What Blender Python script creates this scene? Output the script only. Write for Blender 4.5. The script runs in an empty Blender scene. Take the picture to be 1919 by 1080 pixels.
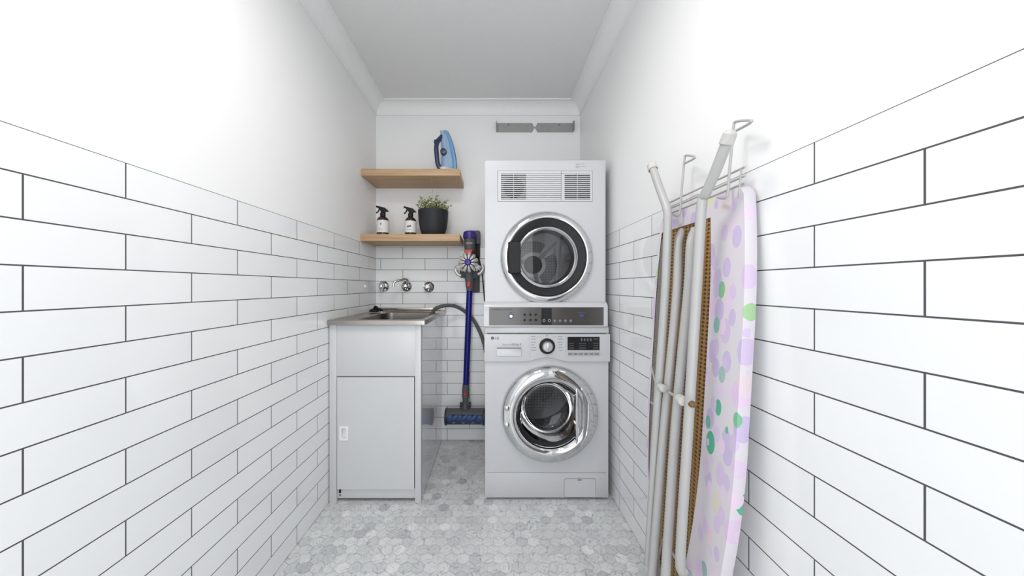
import bpy, bmesh, math, random
from mathutils import Vector, Matrix
random.seed(7)
C = bpy.context.scene
COL = C.collection
PI = math.pi

# ---------------------------------------------------------------- camera
EYE = 1.04
cam_d = bpy.data.cameras.new('camera'); cam = bpy.data.objects.new('camera', cam_d); COL.objects.link(cam)
cam.location = (0, 0, EYE); cam.rotation_euler = (PI/2, 0, 0)
cam_d.sensor_width = 36; cam_d.lens = 600/1919*36; cam_d.clip_start = 0.02
cam_d.shift_x = 36.5/1919; cam_d.shift_y = -3/1919
C.camera = cam

# ---------------------------------------------------------------- world, light, exposure
w = bpy.data.worlds.new('world'); C.world = w; w.use_nodes = True
w.node_tree.nodes['Background'].inputs[0].default_value = (0.93, 0.97, 1.0, 1)
w.node_tree.nodes['Background'].inputs[1].default_value = 1.0
C.view_settings.view_transform = 'Standard'; C.view_settings.look = 'None'
C.view_settings.gamma = 1; C.view_settings.use_curve_mapping = False
C.view_settings.exposure = 0.12
def area(name, loc, rot, sx, sy, power, col):
    l = bpy.data.lights.new(name, 'AREA'); l.shape = 'RECTANGLE'; l.size = sx; l.size_y = sy
    l.energy = power; l.color = col
    o = bpy.data.objects.new(name, l); COL.objects.link(o); o.location = loc; o.rotation_euler = rot
    return o
# area light added at the unseen doorway, to light the room from behind
area('doorway_fill_light', (-0.1, -0.72, 1.15), (PI/2, 0, 0), 0.9, 1.9, 14.5, (0.95, 0.98, 1.0))
# overhead area light, added out of view to light the room from above
area('ceiling_fill_light', (-0.15, 0.62, 2.19), (0, 0, 0), 0.34, 0.34, 8.0, (1.0, 0.97, 0.95))

def P(px, py, Y):
    return Vector(((px-923)*Y/600, Y, EYE-(py-537)*Y/600))

# ---------------------------------------------------------------- materials
def mat(name, col, rough=0.5, metal=0.0, coat=0.0, emit=None, spec=0.5):
    m = bpy.data.materials.new(name); m.use_nodes = True
    b = m.node_tree.nodes['Principled BSDF']
    b.inputs['Base Color'].default_value = (*col, 1); b.inputs['Roughness'].default_value = rough
    b.inputs['Metallic'].default_value = metal; b.inputs['Coat Weight'].default_value = coat
    b.inputs['Coat Roughness'].default_value = 0.05
    b.inputs['Specular IOR Level'].default_value = spec
    if emit:
        b.inputs['Emission Color'].default_value = (*emit[0], 1); b.inputs['Emission Strength'].default_value = emit[1]
    return m
class N:
    """small node helper"""
    def __init__(s, m): s.m = m; s.t = m.node_tree; s.b = s.t.nodes['Principled BSDF']
    def n(s, typ, **kw):
        x = s.t.nodes.new(typ)
        for k, v in kw.items(): setattr(x, k, v)
        return x
    def l(s, a, b): s.t.links.new(a, b)
    def math(s, op, a, b=None, c=None):
        x = s.n('ShaderNodeMath', operation=op)
        for i, v in enumerate((a, b, c)):
            if v is None: continue
            if isinstance(v, (int, float)): x.inputs[i].default_value = v
            else: s.l(v, x.inputs[i])
        return x.outputs[0]
    def ramp(s, fac, stops):
        x = s.n('ShaderNodeValToRGB'); r = x.color_ramp
        while len(r.elements) < len(stops): r.elements.new(0.5)
        for e, (p, c) in zip(r.elements, stops): e.position = p; e.color = (*c, 1)
        s.l(fac, x.inputs[0]); return x.outputs[0]
    def mix(s, fac, a, b, mode='MIX'):
        x = s.n('ShaderNodeMix', data_type='RGBA', blend_type=mode)
        for i, v in ((0, fac), (6, a), (7, b)):
            if isinstance(v, (int, float)): x.inputs[i].default_value = v
            elif isinstance(v, tuple): x.inputs[i].default_value = (*v, 1)
            else: s.l(v, x.inputs[i])
        return x.outputs[2]
    def bump(s, h, strength=0.3, dist=0.001):
        x = s.n('ShaderNodeBump'); x.inputs['Strength'].default_value = strength; x.inputs['Distance'].default_value = dist
        s.l(h, x.inputs['Height']); s.l(x.outputs[0], s.b.inputs['Normal']); return x
    def pos(s): return s.n('ShaderNodeNewGeometry').outputs['Position']
    def obj(s): return s.n('ShaderNodeTexCoord').outputs['Object']

def noise_mat(name, col, rough=0.5, metal=0.0, amt=0.06, scale=30, bump=0.0, coat=0.0, stretch=None):
    m = mat(name, col, rough, metal, coat); s = N(m)
    v = s.obj()
    if stretch:
        mp = s.n('ShaderNodeMapping'); mp.inputs['Scale'].default_value = stretch; s.l(v, mp.inputs[0]); v = mp.outputs[0]
    nz = s.n('ShaderNodeTexNoise'); nz.inputs['Scale'].default_value = scale; nz.inputs['Detail'].default_value = 5
    s.l(v, nz.inputs['Vector'])
    lo = tuple(c*(1-amt) for c in col); hi = tuple(min(1, c*(1+amt)) for c in col)
    s.l(s.ramp(nz.outputs[0], [(0.3, lo), (0.7, hi)]), s.b.inputs['Base Color'])
    if bump: s.bump(nz.outputs[0], bump, 0.001)
    return m

M = {}
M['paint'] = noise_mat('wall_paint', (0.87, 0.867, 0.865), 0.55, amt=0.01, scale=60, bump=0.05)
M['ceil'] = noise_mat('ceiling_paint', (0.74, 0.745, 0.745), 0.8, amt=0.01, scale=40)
M['cornice'] = noise_mat('cornice_paint', (0.85, 0.853, 0.853), 0.5, amt=0.01, scale=40)

TILE_TOP = 1.3056; ROW = 0.0768; TL = 0.301
def wall_mat(name, axis, shift, flip):
    """white paint above, glazed subway tiles in running bond below; axis 0: along X, 1: along Y"""
    m = mat(name, (0.82, 0.82, 0.82), 0.1); s = N(m)
    sep = s.n('ShaderNodeSeparateXYZ'); s.l(s.pos(), sep.inputs[0])
    u = s.math('ADD', sep.outputs[axis], shift + 30*TL); v = s.math('ADD', sep.outputs[2], 10*ROW*2)
    cb = s.n('ShaderNodeCombineXYZ'); s.l(u, cb.inputs[0]); s.l(v, cb.inputs[1])
    br = s.n('ShaderNodeTexBrick'); br.offset = 0.5; br.offset_frequency = 2; br.squash = 1
    br.inputs['Scale'].default_value = 1; br.inputs['Mortar Size'].default_value = 0.0014
    br.inputs['Mortar Smooth'].default_value = 0.1; br.inputs['Bias'].default_value = 0
    br.inputs['Brick Width'].default_value = TL; br.inputs['Row Height'].default_value = ROW
    br.inputs['Color1'].default_value = (0.82, 0.828, 0.835, 1); br.inputs['Color2'].default_value = (0.86, 0.867, 0.87, 1)
    br.inputs['Mortar'].default_value = (0.07, 0.07, 0.075, 1)
    s.l(cb.outputs[0], br.inputs['Vector'])
    istile = s.math('LESS_THAN', sep.outputs[2], TILE_TOP)
    s.l(s.mix(istile, (0.87, 0.867, 0.865), br.outputs['Color']), s.b.inputs['Base Color'])
    r = s.math('ADD', 0.5, s.math('MULTIPLY', istile, -0.4))
    r = s.math('ADD', r, s.math('MULTIPLY', s.math('MULTIPLY', br.outputs['Fac'], istile), 0.5))
    s.l(r, s.b.inputs['Roughness'])
    nz = s.n('ShaderNodeTexNoise'); nz.inputs['Scale'].default_value = 9; s.l(s.pos(), nz.inputs['Vector'])
    h = s.math('ADD', s.math('MULTIPLY', s.math('MULTIPLY', br.outputs['Fac'], istile), -1.0), s.math('MULTIPLY', nz.outputs[0], 0.5))
    s.bump(h, 0.6, 0.0012)
    return m
M['tile_back'] = wall_mat('tiled_wall_back', 0, 0.3057+TL*0.5, 0)
M['tile_left'] = wall_mat('tiled_wall_left', 1, -1.590+TL/2, 0)
M['tile_right'] = wall_mat('tiled_wall_right', 1, -1.492+TL/2, 0)

def marble(name):
    m = mat(name, (0.7, 0.7, 0.7), 0.28); s = N(m)
    g = s.n('ShaderNodeNewGeometry'); rnd = g.outputs['Random Per Island']
    rot = s.n('ShaderNodeVectorRotate', rotation_type='Z_AXIS'); s.l(g.outputs['Position'], rot.inputs['Vector'])
    s.l(s.math('MULTIPLY', rnd, 40.0), rot.inputs['Angle'])
    off = s.n('ShaderNodeVectorMath', operation='ADD'); s.l(rot.outputs[0], off.inputs[0])
    cb = s.n('ShaderNodeCombineXYZ'); s.l(s.math('MULTIPLY', rnd, 91.0), cb.inputs[0]); s.l(s.math('MULTIPLY', rnd, 37.0), cb.inputs[1]); s.l(cb.outputs[0], off.inputs[1])
    mp = s.n('ShaderNodeMapping'); mp.inputs['Scale'].default_value = (1, 2.6, 1); s.l(off.outputs[0], mp.inputs[0])
    nz = s.n('ShaderNodeTexNoise'); nz.inputs['Scale'].default_value = 34; nz.inputs['Detail'].default_value = 7
    nz.inputs['Distortion'].default_value = 1.3; s.l(mp.outputs[0], nz.inputs['Vector'])
    vein = s.ramp(nz.outputs[0], [(0.32, (0.58, 0.59, 0.60)), (0.42, (0.84, 0.85, 0.85)), (0.52, (1, 1, 1)), (0.60, (0.90, 0.91, 0.91)), (0.70, (0.74, 0.75, 0.76))])
    wn = s.n('ShaderNodeTexWhiteNoise', noise_dimensions='1D'); s.l(s.math('MULTIPLY', rnd, 777.0), wn.inputs['W'])
    base = s.ramp(wn.outputs['Value'], [(0.0, (0.50, 0.51, 0.52)), (0.07, (0.64, 0.65, 0.655)), (0.5, (0.73, 0.74, 0.74)), (0.93, (0.78, 0.79, 0.785)), (1.0, (0.88, 0.88, 0.86))])
    s.l(s.mix(1.0, base, vein, 'MULTIPLY'), s.b.inputs['Base Color'])
    return m
M['hex'] = marble('hexagon_marble')
M['grout'] = noise_mat('floor_grout', (0.62, 0.63, 0.63), 0.9, amt=0.05)
M['white'] = mat('white_enamel', (0.55, 0.555, 0.575), 0.28, coat=0.15)
M['whitep'] = mat('white_plastic', (0.57, 0.57, 0.585), 0.35)
M['handlewhite'] = mat('bright_white_plastic', (0.82, 0.82, 0.82), 0.4)
M['whitecab'] = noise_mat('white_powder_coated_steel', (0.60, 0.605, 0.61), 0.3, amt=0.01, scale=10)
M['cabside'] = mat('white_gloss_steel', (0.66, 0.67, 0.69), 0.06, coat=0.8)
M['seam'] = mat('seam_shadow_gap', (0.22, 0.22, 0.23), 0.7)
M['chrome'] = noise_mat('chrome', (0.66, 0.665, 0.675), 0.05, 1.0, amt=0.02, scale=4)
M['silver'] = mat('silver_ring', (0.58, 0.585, 0.60), 0.2, 0.9)
M['black'] = noise_mat('black_plastic', (0.012, 0.012, 0.013), 0.4, amt=0.1)
M['charcoal'] = noise_mat('charcoal_door_ring', (0.018, 0.018, 0.020), 0.42, amt=0.1)
M['steel'] = noise_mat('brushed_stainless', (0.40, 0.375, 0.35), 0.27, 1.0, amt=0.06, scale=14, stretch=(1, 14, 14))
M['bracket'] = noise_mat('galvanised_steel', (0.36, 0.365, 0.355), 0.5, 0.5, amt=0.08, scale=80)
M['brass'] = mat('worn_screw', (0.25, 0.16, 0.07), 0.4, 0.8)
M['panelgrey'] = mat('smoky_control_glass', (0.085, 0.08, 0.077), 0.18, 0.3)
M['display'] = mat('display_glass', (0.02, 0.02, 0.022), 0.08)
M['greyprint'] = mat('grey_print', (0.20, 0.20, 0.21), 0.5)
M['lightprint'] = mat('pale_print', (0.45, 0.45, 0.46), 0.5)
M['darkprint'] = mat('dark_print', (0.06, 0.06, 0.07), 0.5)
M['bluelight'] = mat('blue_button_glow', (0.6, 0.75, 1.0), 0.3, emit=((0.55, 0.72, 1.0), 0.9))
M['slatgrey'] = mat('vent_slat_grey', (0.42, 0.42, 0.42), 0.5)
M['ventdark'] = mat('vent_interior', (0.05, 0.05, 0.05), 0.8)
M['ventfan'] = mat('vent_duct_plate', (0.45, 0.43, 0.40), 0.6)
M['hose'] = noise_mat('grey_ribbed_hose', (0.13, 0.135, 0.135), 0.5, amt=0.05)
M['rubber'] = noise_mat('black_rubber', (0.012, 0.012, 0.012), 0.5)
M['pot'] = noise_mat('charcoal_pot_glaze', (0.028, 0.029, 0.032), 0.5, amt=0.1, scale=50, bump=0.05)
M['soil'] = noise_mat('dark_soil', (0.03, 0.02, 0.012), 0.95, amt=0.5, scale=120, bump=0.6)
M['amber'] = mat('dark_amber_glass', (0.035, 0.012, 0.008), 0.08, coat=0.3)
M['label'] = noise_mat('paper_label', (0.72, 0.71, 0.69), 0.6, amt=0.02)
M['navy'] = mat('navy_handle_plastic', (0.018, 0.03, 0.085), 0.3)
M['skyblue'] = mat('light_blue_plastic', (0.17, 0.36, 0.62), 0.18, coat=0.4)
M['tank'] = mat('pale_blue_water_tank', (0.30, 0.43, 0.58), 0.12, coat=0.4)
M['purple'] = mat('violet_plastic', (0.045, 0.028, 0.22), 0.25)
M['blue'] = noise_mat('anodised_blue_wand', (0.012, 0.013, 0.19), 0.25, 0.4, amt=0.05)
M['bluetr'] = mat('blue_brush_roller', (0.035, 0.07, 0.20), 0.4)
M['dgrey'] = noise_mat('dark_grey_plastic', (0.045, 0.045, 0.048), 0.4, amt=0.05)
M['mgrey'] = noise_mat('mid_grey_plastic', (0.10, 0.10, 0.105), 0.4, amt=0.05)
M['vsil'] = mat('satin_nickel_plastic', (0.60, 0.59, 0.56), 0.28, 0.45)
M['red'] = mat('red_plastic', (0.50, 0.02, 0.02), 0.3)
M['tube'] = noise_mat('light_grey_powder_coat', (0.42, 0.415, 0.41), 0.35, amt=0.02, scale=20)
M['capw'] = noise_mat('worn_white_rubber_cap', (0.52, 0.51, 0.485), 0.6, amt=0.1, scale=80)
M['strip_grey'] = noise_mat('mottled_grey_strip', (0.20, 0.185, 0.17), 0.95, amt=0.15, scale=120, bump=0.4)

for _k in ('display', 'charcoal', 'black', 'pot', 'mgrey', 'dgrey', 'hose', 'rubber'):
    M[_k].node_tree.nodes['Principled BSDF'].inputs['Specular IOR Level'].default_value = 0.22

def thin_glass(name, tint, rough=0.02, refl=1.0):
    m = bpy.data.materials.new(name); m.use_nodes = True; t = m.node_tree
    for x in list(t.nodes):
        if x.type != 'OUTPUT_MATERIAL': t.nodes.remove(x)
    out = [x for x in t.nodes if x.type == 'OUTPUT_MATERIAL'][0]
    tr = t.nodes.new('ShaderNodeBsdfTransparent'); tr.inputs[0].default_value = (*tint, 1)
    gl = t.nodes.new('ShaderNodeBsdfGlossy'); gl.inputs['Roughness'].default_value = rough
    fr = t.nodes.new('ShaderNodeFresnel'); fr.inputs[0].default_value = 1.5
    mu = t.nodes.new('ShaderNodeMath'); mu.operation = 'MULTIPLY'; mu.inputs[1].default_value = refl
    mx = t.nodes.new('ShaderNodeMixShader')
    t.links.new(fr.outputs[0], mu.inputs[0]); t.links.new(mu.outputs[0], mx.inputs[0])
    t.links.new(tr.outputs[0], mx.inputs[1]); t.links.new(gl.outputs[0], mx.inputs[2]); t.links.new(mx.outputs[0], out.inputs[0])
    return m
M['glass_dark'] = thin_glass('smoked_door_glass', (0.88, 0.88, 0.89), refl=1.0)
M['glass_bowl'] = thin_glass('moulded_door_glass', (0.50, 0.50, 0.51), refl=0.9)
M['glass_clear'] = thin_glass('clear_dust_bin', (0.7, 0.7, 0.7))

def perf(name, base, hole, scale, cyl=False, metal=0.8, rough=0.35):
    m = mat(name, base, rough, metal); s = N(m)
    vo = s.n('ShaderNodeTexVoronoi'); vo.inputs['Scale'].default_value = scale; vo.inputs['Randomness'].default_value = 0.0
    s.l(s.obj(), vo.inputs['Vector'])
    f = s.math('LESS_THAN', vo.outputs['Distance'], 0.28)
    s.l(s.mix(f, base, hole), s.b.inputs['Base Color']); s.l(s.math('SUBTRACT', metal, s.math('MULTIPLY', f, metal)), s.b.inputs['Metallic'])
    return m
M['drum'] = perf('perforated_steel_drum', (0.50, 0.50, 0.51), (0.03, 0.03, 0.03), 55)
M['drumback'] = mat('dryer_drum_steel', (0.62, 0.62, 0.63), 0.4, 0.3)
M['drumperf'] = perf('perforated_drum_back', (0.34, 0.34, 0.35), (0.03, 0.03, 0.03), 95, metal=0.2)
for _m in ('drumperf',):
    _t = M[_m].node_tree; _v = [x for x in _t.nodes if x.type == 'TEX_VORONOI'][0]; _v.voronoi_dimensions = '2D'
    _s = N(M[_m]); _sp = _s.n('ShaderNodeSeparateXYZ'); _cb = _s.n('ShaderNodeCombineXYZ'); _s.l(_s.obj(), _sp.inputs[0])
    _s.l(_sp.outputs[0], _cb.inputs[0]); _s.l(_sp.outputs[2], _cb.inputs[1]); _s.l(_cb.outputs[0], _v.inputs['Vector'])

def oak():
    m = mat('oak_veneer', (0.5, 0.33, 0.19), 0.45); s = N(m)
    mp = s.n('ShaderNodeMapping'); mp.inputs['Scale'].default_value = (1.2, 14, 22); s.l(s.pos(), mp.inputs[0])
    nz = s.n('ShaderNodeTexNoise'); nz.inputs['Scale'].default_value = 3.5; nz.inputs['Detail'].default_value = 8; nz.inputs['Distortion'].default_value = 0.6
    s.l(mp.outputs[0], nz.inputs['Vector'])
    s.l(s.ramp(nz.outputs[0], [(0.25, (0.36, 0.225, 0.12)), (0.5, (0.50, 0.325, 0.18)), (0.75, (0.58, 0.39, 0.225))]), s.b.inputs['Base Color'])
    s.bump(nz.outputs[0], 0.15, 0.0005); return m
M['oak'] = oak()

def fabric():
    m = mat('floral_cotton_cover', (0.75, 0.7, 0.75), 0.9); s = N(m)
    p = s.pos(); sep = s.n('ShaderNodeSeparateXYZ'); s.l(p, sep.inputs[0])
    cb = s.n('ShaderNodeCombineXYZ'); s.l(sep.outputs[1], cb.inputs[0]); s.l(sep.outputs[2], cb.inputs[1]); s.l(s.math('MULTIPLY', sep.outputs[0], 0.4), cb.inputs[2])
    col = (0.66, 0.62, 0.665)
    last = None
    for k, (sc, ang, thr, cols) in enumerate([(25, 0.5, 0.40, [(0.0, (0.72, 0.56, 0.72)), (0.35, (0.56, 0.47, 0.68)), (0.75, (0.56, 0.47, 0.68)), (0.78, (0.10, 0.42, 0.27)), (0.84, (0.10, 0.42, 0.27)), (0.86, (0.62, 0.70, 0.30)), (1, (0.72, 0.56, 0.70))]),
                               (30, 2.2, 0.34, [(0.0, (0.74, 0.60, 0.72)), (0.5, (0.60, 0.50, 0.70)), (0.8, (0.72, 0.60, 0.74)), (0.93, (0.10, 0.42, 0.28)), (1, (0.60, 0.68, 0.34))])]):
        mp = s.n('ShaderNodeMapping'); mp.inputs['Rotation'].default_value = (0, 0, ang); mp.inputs['Scale'].default_value = (1, 0.55, 1)
        mp.inputs['Location'].default_value = (k*3.1, k*1.7, 0); s.l(cb.outputs[0], mp.inputs[0])
        vo = s.n('ShaderNodeTexVoronoi'); vo.inputs['Scale'].default_value = sc; vo.inputs['Randomness'].default_value = 0.75; s.l(mp.outputs[0], vo.inputs['Vector'])
        f = s.math('LESS_THAN', vo.outputs['Distance'], thr)
        sp = s.n('ShaderNodeSeparateColor'); s.l(vo.outputs['Color'], sp.inputs[0])
        c = s.ramp(sp.outputs[0], cols)
        last = s.mix(f, col if last is None else last, c)
    s.l(last, s.b.inputs['Base Color']); return m
M['fabric'] = fabric()
def meshmetal():
    m = mat('brown_expanded_mesh', (0.4, 0.25, 0.1), 0.5, 0.2); s = N(m)
    p = s.pos(); mp = s.n('ShaderNodeMapping'); mp.inputs['Scale'].default_value = (0.2, 62, 95); mp.inputs['Rotation'].default_value = (0.0, 0, 0); s.l(p, mp.inputs[0])
    sep = s.n('ShaderNodeSeparateXYZ'); s.l(mp.outputs[0], sep.inputs[0])
    a = s.math('SINE', s.math('MULTIPLY', s.math('ADD', sep.outputs[1], sep.outputs[2]), PI)); b = s.math('SINE', s.math('MULTIPLY', s.math('SUBTRACT', sep.outputs[1], sep.outputs[2]), PI))
    f = s.math('MULTIPLY', a, b)
    s.l(s.ramp(s.math('ADD', s.math('MULTIPLY', f, 0.5), 0.5), [(0.35, (0.36, 0.20, 0.06)), (0.62, (0.30, 0.17, 0.05)), (0.72, (0.07, 0.035, 0.015))]), s.b.inputs['Base Color'])
    s.bump(f, 0.5, 0.002); return m
M['mesh'] = meshmetal()
M['leaf'] = mat('variegated_leaf', (0.4, 0.45, 0.2), 0.5)
_s = N(M['leaf']); _g = _s.n('ShaderNodeNewGeometry')
_s.l(_s.ramp(_g.outputs['Random Per Island'], [(0.0, (0.10, 0.14, 0.05)), (0.3, (0.22, 0.27, 0.09)), (0.55, (0.48, 0.50, 0.28)), (1.0, (0.68, 0.68, 0.48))]), _s.b.inputs['Base Color'])
M['stem'] = noise_mat('plant_stem', (0.30, 0.27, 0.10), 0.6)

# ---------------------------------------------------------------- mesh helpers
class B:
    def __init__(s): s.bm = bmesh.new()
    def box(s, x0, x1, y0, y1, z0, z1, bev=0.0, seg=2, mi=0):
        vs = [s.bm.verts.new((x, y, z)) for x in (x0, x1) for y in (y0, y1) for z in (z0, z1)]
        fs = [(0,1,3,2), (4,6,7,5), (0,4,5,1), (2,3,7,6), (0,2,6,4), (1,5,7,3)]
        faces = [s.bm.faces.new([vs[i] for i in f]) for f in fs]
        for f in faces: f.material_index = mi
        if bev:
            es = {e for f in faces for e in f.edges}
            bmesh.ops.bevel(s.bm, geom=list(es), offset=bev, segments=seg, affect='EDGES', profile=0.5)
        return s
    def ring_surface(s, rings, closed=True, cap0=True, cap1=True, mi=0):
        rv = [[s.bm.verts.new(p) for p in r] for r in rings]
        n = len(rv[0])
        for a, b in zip(rv, rv[1:]):
            for i in range(n if closed else n-1):
                j = (i+1) % n
                f = s.bm.faces.new((a[i], a[j], b[j], b[i])); f.material_index = mi
        if cap0: s.bm.faces.new(list(reversed(rv[0]))).material_index = mi
        if cap1: s.bm.faces.new(rv[-1]).material_index = mi
        return s
    def tube(s, pts, r, seg=14, caps=True):
        pts = [Vector(p) for p in pts]; rs = r if isinstance(r, (list, tuple)) else [r]*len(pts)
        t0 = (pts[1]-pts[0]).normalized()
        up = Vector((0, 0, 1)) if abs(t0.z) < 0.9 else Vector((1, 0, 0))
        nrm = (up - t0*up.dot(t0)).normalized(); rings = []
        for i, p in enumerate(pts):
            if i == 0: t = t0
            elif i == len(pts)-1: t = (pts[-1]-pts[-2]).normalized()
            else: t = ((pts[i]-pts[i-1]).normalized() + (pts[i+1]-pts[i]).normalized()).normalized()
            nrm = (nrm - t*nrm.dot(t)).normalized(); bn = t.cross(nrm)
            rings.append([p + (nrm*math.cos(a) + bn*math.sin(a))*rs[i] for a in [2*PI*k/seg for k in range(seg)]])
        return s.ring_surface(rings, cap0=caps, cap1=caps)
    def lathe(s, prof, org, axis=(0, 0, 1), seg=48, cap0=False, cap1=False, sweep=None):
        ax = Vector(axis).normalized(); up = Vector((0, 0, 1)) if abs(ax.z) < 0.9 else Vector((1, 0, 0))
        u = (up - ax*up.dot(ax)).normalized(); v = ax.cross(u); o = Vector(org)
        rings = [[o + ax*d + (u*math.cos(a)+v*math.sin(a))*max(r, 1e-5) for a in [2*PI*k/seg for k in range(seg)]] for r, d in prof]
        return s.ring_surface(rings, cap0=cap0, cap1=cap1)
    def prism(s, poly, y0, y1, plane='xz', bev=0.0):
        def q(a, b, c): return {'xz': (a, c, b), 'yz': (c, a, b), 'xy': (a, b, c)}[plane]
        f0 = [s.bm.verts.new(q(a, b, y0)) for a, b in poly]; f1 = [s.bm.verts.new(q(a, b, y1)) for a, b in poly]
        n = len(poly); fs = [s.bm.faces.new(f0), s.bm.faces.new(list(reversed(f1)))]
        for i in range(n):
            j = (i+1) % n; fs.append(s.bm.faces.new((f0[j], f0[i], f1[i], f1[j])))
        if bev:
            es = [e for e in fs[0].edges]
            bmesh.ops.bevel(s.bm, geom=es, offset=bev, segments=2, affect='EDGES', profile=0.5)
        return s
    def plate_hole(s, x0, x1, z0, z1, cx, cz, r, y0, y1, seg=64):
        """upright plate (facing -Y) with a round hole and a lip going back"""
        inn, out = [], []
        for k in range(seg):
            a = 2*PI*(k+0.5)/seg; c, d = math.cos(a), math.sin(a)
            t = min(((x1-cx)/c if c > 0 else (x0-cx)/c) if abs(c) > 1e-9 else 1e9, ((z1-cz)/d if d > 0 else (z0-cz)/d) if abs(d) > 1e-9 else 1e9)
            inn.append((cx+r*c, cz+r*d)); out.append((cx+t*c, cz+t*d))
        for cx_, cz_ in ((x0, z0), (x0, z1), (x1, z0), (x1, z1)):      # snap the nearest points to the corners
            i = min(range(seg), key=lambda k: (out[k][0]-cx_)**2+(out[k][1]-cz_)**2); out[i] = (cx_, cz_)
        return s.ring_surface([[(a, y1, b) for a, b in out], [(a, y0, b) for a, b in out], [(a, y0, b) for a, b in inn], [(a, y1, b) for a, b in inn]], cap0=False, cap1=False)
    def text(s, body, size, x, y, z, align='LEFT', ex=0.0004, spacing=1.0):
        cu = bpy.data.curves.new('t', 'FONT'); cu.body = body; cu.size = size; cu.align_x = align; cu.align_y = 'CENTER'
        cu.extrude = ex; cu.space_character = spacing; cu.resolution_u = 3
        o = bpy.data.objects.new('t', cu); COL.objects.link(o)
        dg = bpy.context.evaluated_depsgraph_get(); me = bpy.data.meshes.new_from_object(o.evaluated_get(dg))
        for v in me.vertices: v.co = Vector((x+v.co.x, y-v.co.z, z+v.co.y))
        s.bm.from_mesh(me); bpy.data.objects.remove(o); bpy.data.curves.remove(cu); bpy.data.meshes.remove(me)
        return s
    def xform(s, mtx): bmesh.ops.transform(s.bm, matrix=mtx, verts=s.bm.verts); return s
    def build(s, name, m, parent=None, smooth=True, local=False, normals=True, ang=35):
        if normals: bmesh.ops.recalc_face_normals(s.bm, faces=s.bm.faces)
        me = bpy.data.meshes.new(name); s.bm.to_mesh(me); s.bm.free()
        for mm in (m if isinstance(m, list) else [m]): me.materials.append(M[mm] if isinstance(mm, str) else mm)
        o = bpy.data.objects.new(name, me); COL.objects.link(o)
        if smooth:
            for p in me.polygons: p.use_smooth = True
            me.set_sharp_from_angle(angle=math.radians(ang))
        if parent is not None:
            o.parent = parent
            if not local:
                root = parent
                while root.parent: root = root.parent
                me.transform(Matrix.Translation(-root.location))
        return o
def thing(name, label, cat, loc, group=None, rz=0):
    o = bpy.data.objects.new(name, None); COL.objects.link(o); o.location = loc; o.rotation_euler = (0, 0, rz)
    o.empty_display_size = 0.05; o['label'] = label; o['category'] = cat
    if group: o['group'] = group
    return o
def struct(name, b, m, **kw): o = b.build(name, m, **kw); o['kind'] = 'structure'; return o
def lab(o, t): o['label'] = t; return o
def smooth_path(pts, n=8):
    pts = [Vector(p) for p in pts]; out = []
    for i in range(len(pts)-1):
        p0 = pts[max(i-1, 0)]; p1 = pts[i]; p2 = pts[i+1]; p3 = pts[min(i+2, len(pts)-1)]
        for k in range(n):
            t = k/n
            out.append(0.5*((2*p1)+(p2-p0)*t+(2*p0-5*p1+4*p2-p3)*t*t+(-p0+3*p1-3*p2+p3)*t**3))
    return out+[pts[-1]]
def rrect(x0, x1, z0, z1, r, n=5):
    out = []
    for cx, cz, a0 in ((x1-r, z0+r, -PI/2), (x1-r, z1-r, 0), (x0+r, z1-r, PI/2), (x0+r, z0+r, PI)):
        for k in range(n+1):
            a = a0+PI/2*k/n; out.append((cx+r*math.cos(a), cz+r*math.sin(a)))
    return out

# ---------------------------------------------------------------- room shell
XL, XR, YB, YF, H = -0.787, 0.592, 2.166, -0.75, 2.267
T = 0.1
hx = 0.0465; rad = (hx-0.0012)/math.sqrt(3)
fl = B()
fl.box(XL-T, XR+T, YF-T, YB+T, -0.12, -0.0012, mi=1)
row = 0; y = YF
while y < YB+0.02:
    x = XL - (hx/2 if row % 2 else 0)
    while x < XR+hx/2:
        vs = [fl.bm.verts.new((x+rad*math.sin(PI/3*k), y+rad*math.cos(PI/3*k), 0)) for k in range(6)]
        f = fl.bm.faces.new(list(reversed(vs)))
        if f.normal.z < 0: f.normal_flip()
        x += hx
    y += hx*math.sqrt(3)/2; row += 1
struct('floor', fl, ['hex', 'grout'], smooth=False, normals=False)
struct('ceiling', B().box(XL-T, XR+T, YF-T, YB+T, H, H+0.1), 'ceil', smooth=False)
struct('wall_left', B().box(XL-T, XL, YF-T, YB+T, 0, H), 'tile_left', smooth=False)
struct('wall_right', B().box(XR, XR+T, YF-T, YB+T, 0, H), 'tile_right', smooth=False)
struct('wall_back', B().box(XL, XR, YB, YB+T, 0, H), 'tile_back', smooth=False)
fw = B()                                                # unseen wall behind the photographer; doorway added to let light in
fw.box(XL, -0.55, YF-T, YF, 0, H); fw.box(0.35, XR, YF-T, YF, 0, H); fw.box(-0.55, 0.35, YF-T, YF, 2.1, H)
struct('wall_front', fw, 'paint', smooth=False)
# cove cornices: bead at the ceiling, hollow curve, small lip on the wall
c = 0.082; d = 0.072
prof = [(0, -d), (0.007, -d), (0.007, -d+0.006)] + [(0.006+(c-0.014)*(1-math.cos(t)), -d+0.006+(d-0.012)*math.sin(t)) for t in [PI/2*k/8 for k in range(9)]] + [(c-0.006, -0.009), (c, -0.009), (c, 0.0)]
def cornice(name, fn):
    b = B(); n = len(prof)
    rings = [fn(0), fn(1)]
    b.ring_surface(rings, closed=False, cap0=False, cap1=False); return struct(name, b, 'cornice', ang=25)
cornice('trim_1', lambda e: [(XL+u, YF if e == 0 else YB-u, H+v) for u, v in prof])
cornice('trim_2', lambda e: [(XR-u, YF if e == 0 else YB-u, H+v) for u, v in prof])
cornice('trim_3', lambda e: [((XL+u) if e == 0 else (XR-u), YB-u, H+v) for u, v in prof])

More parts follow.
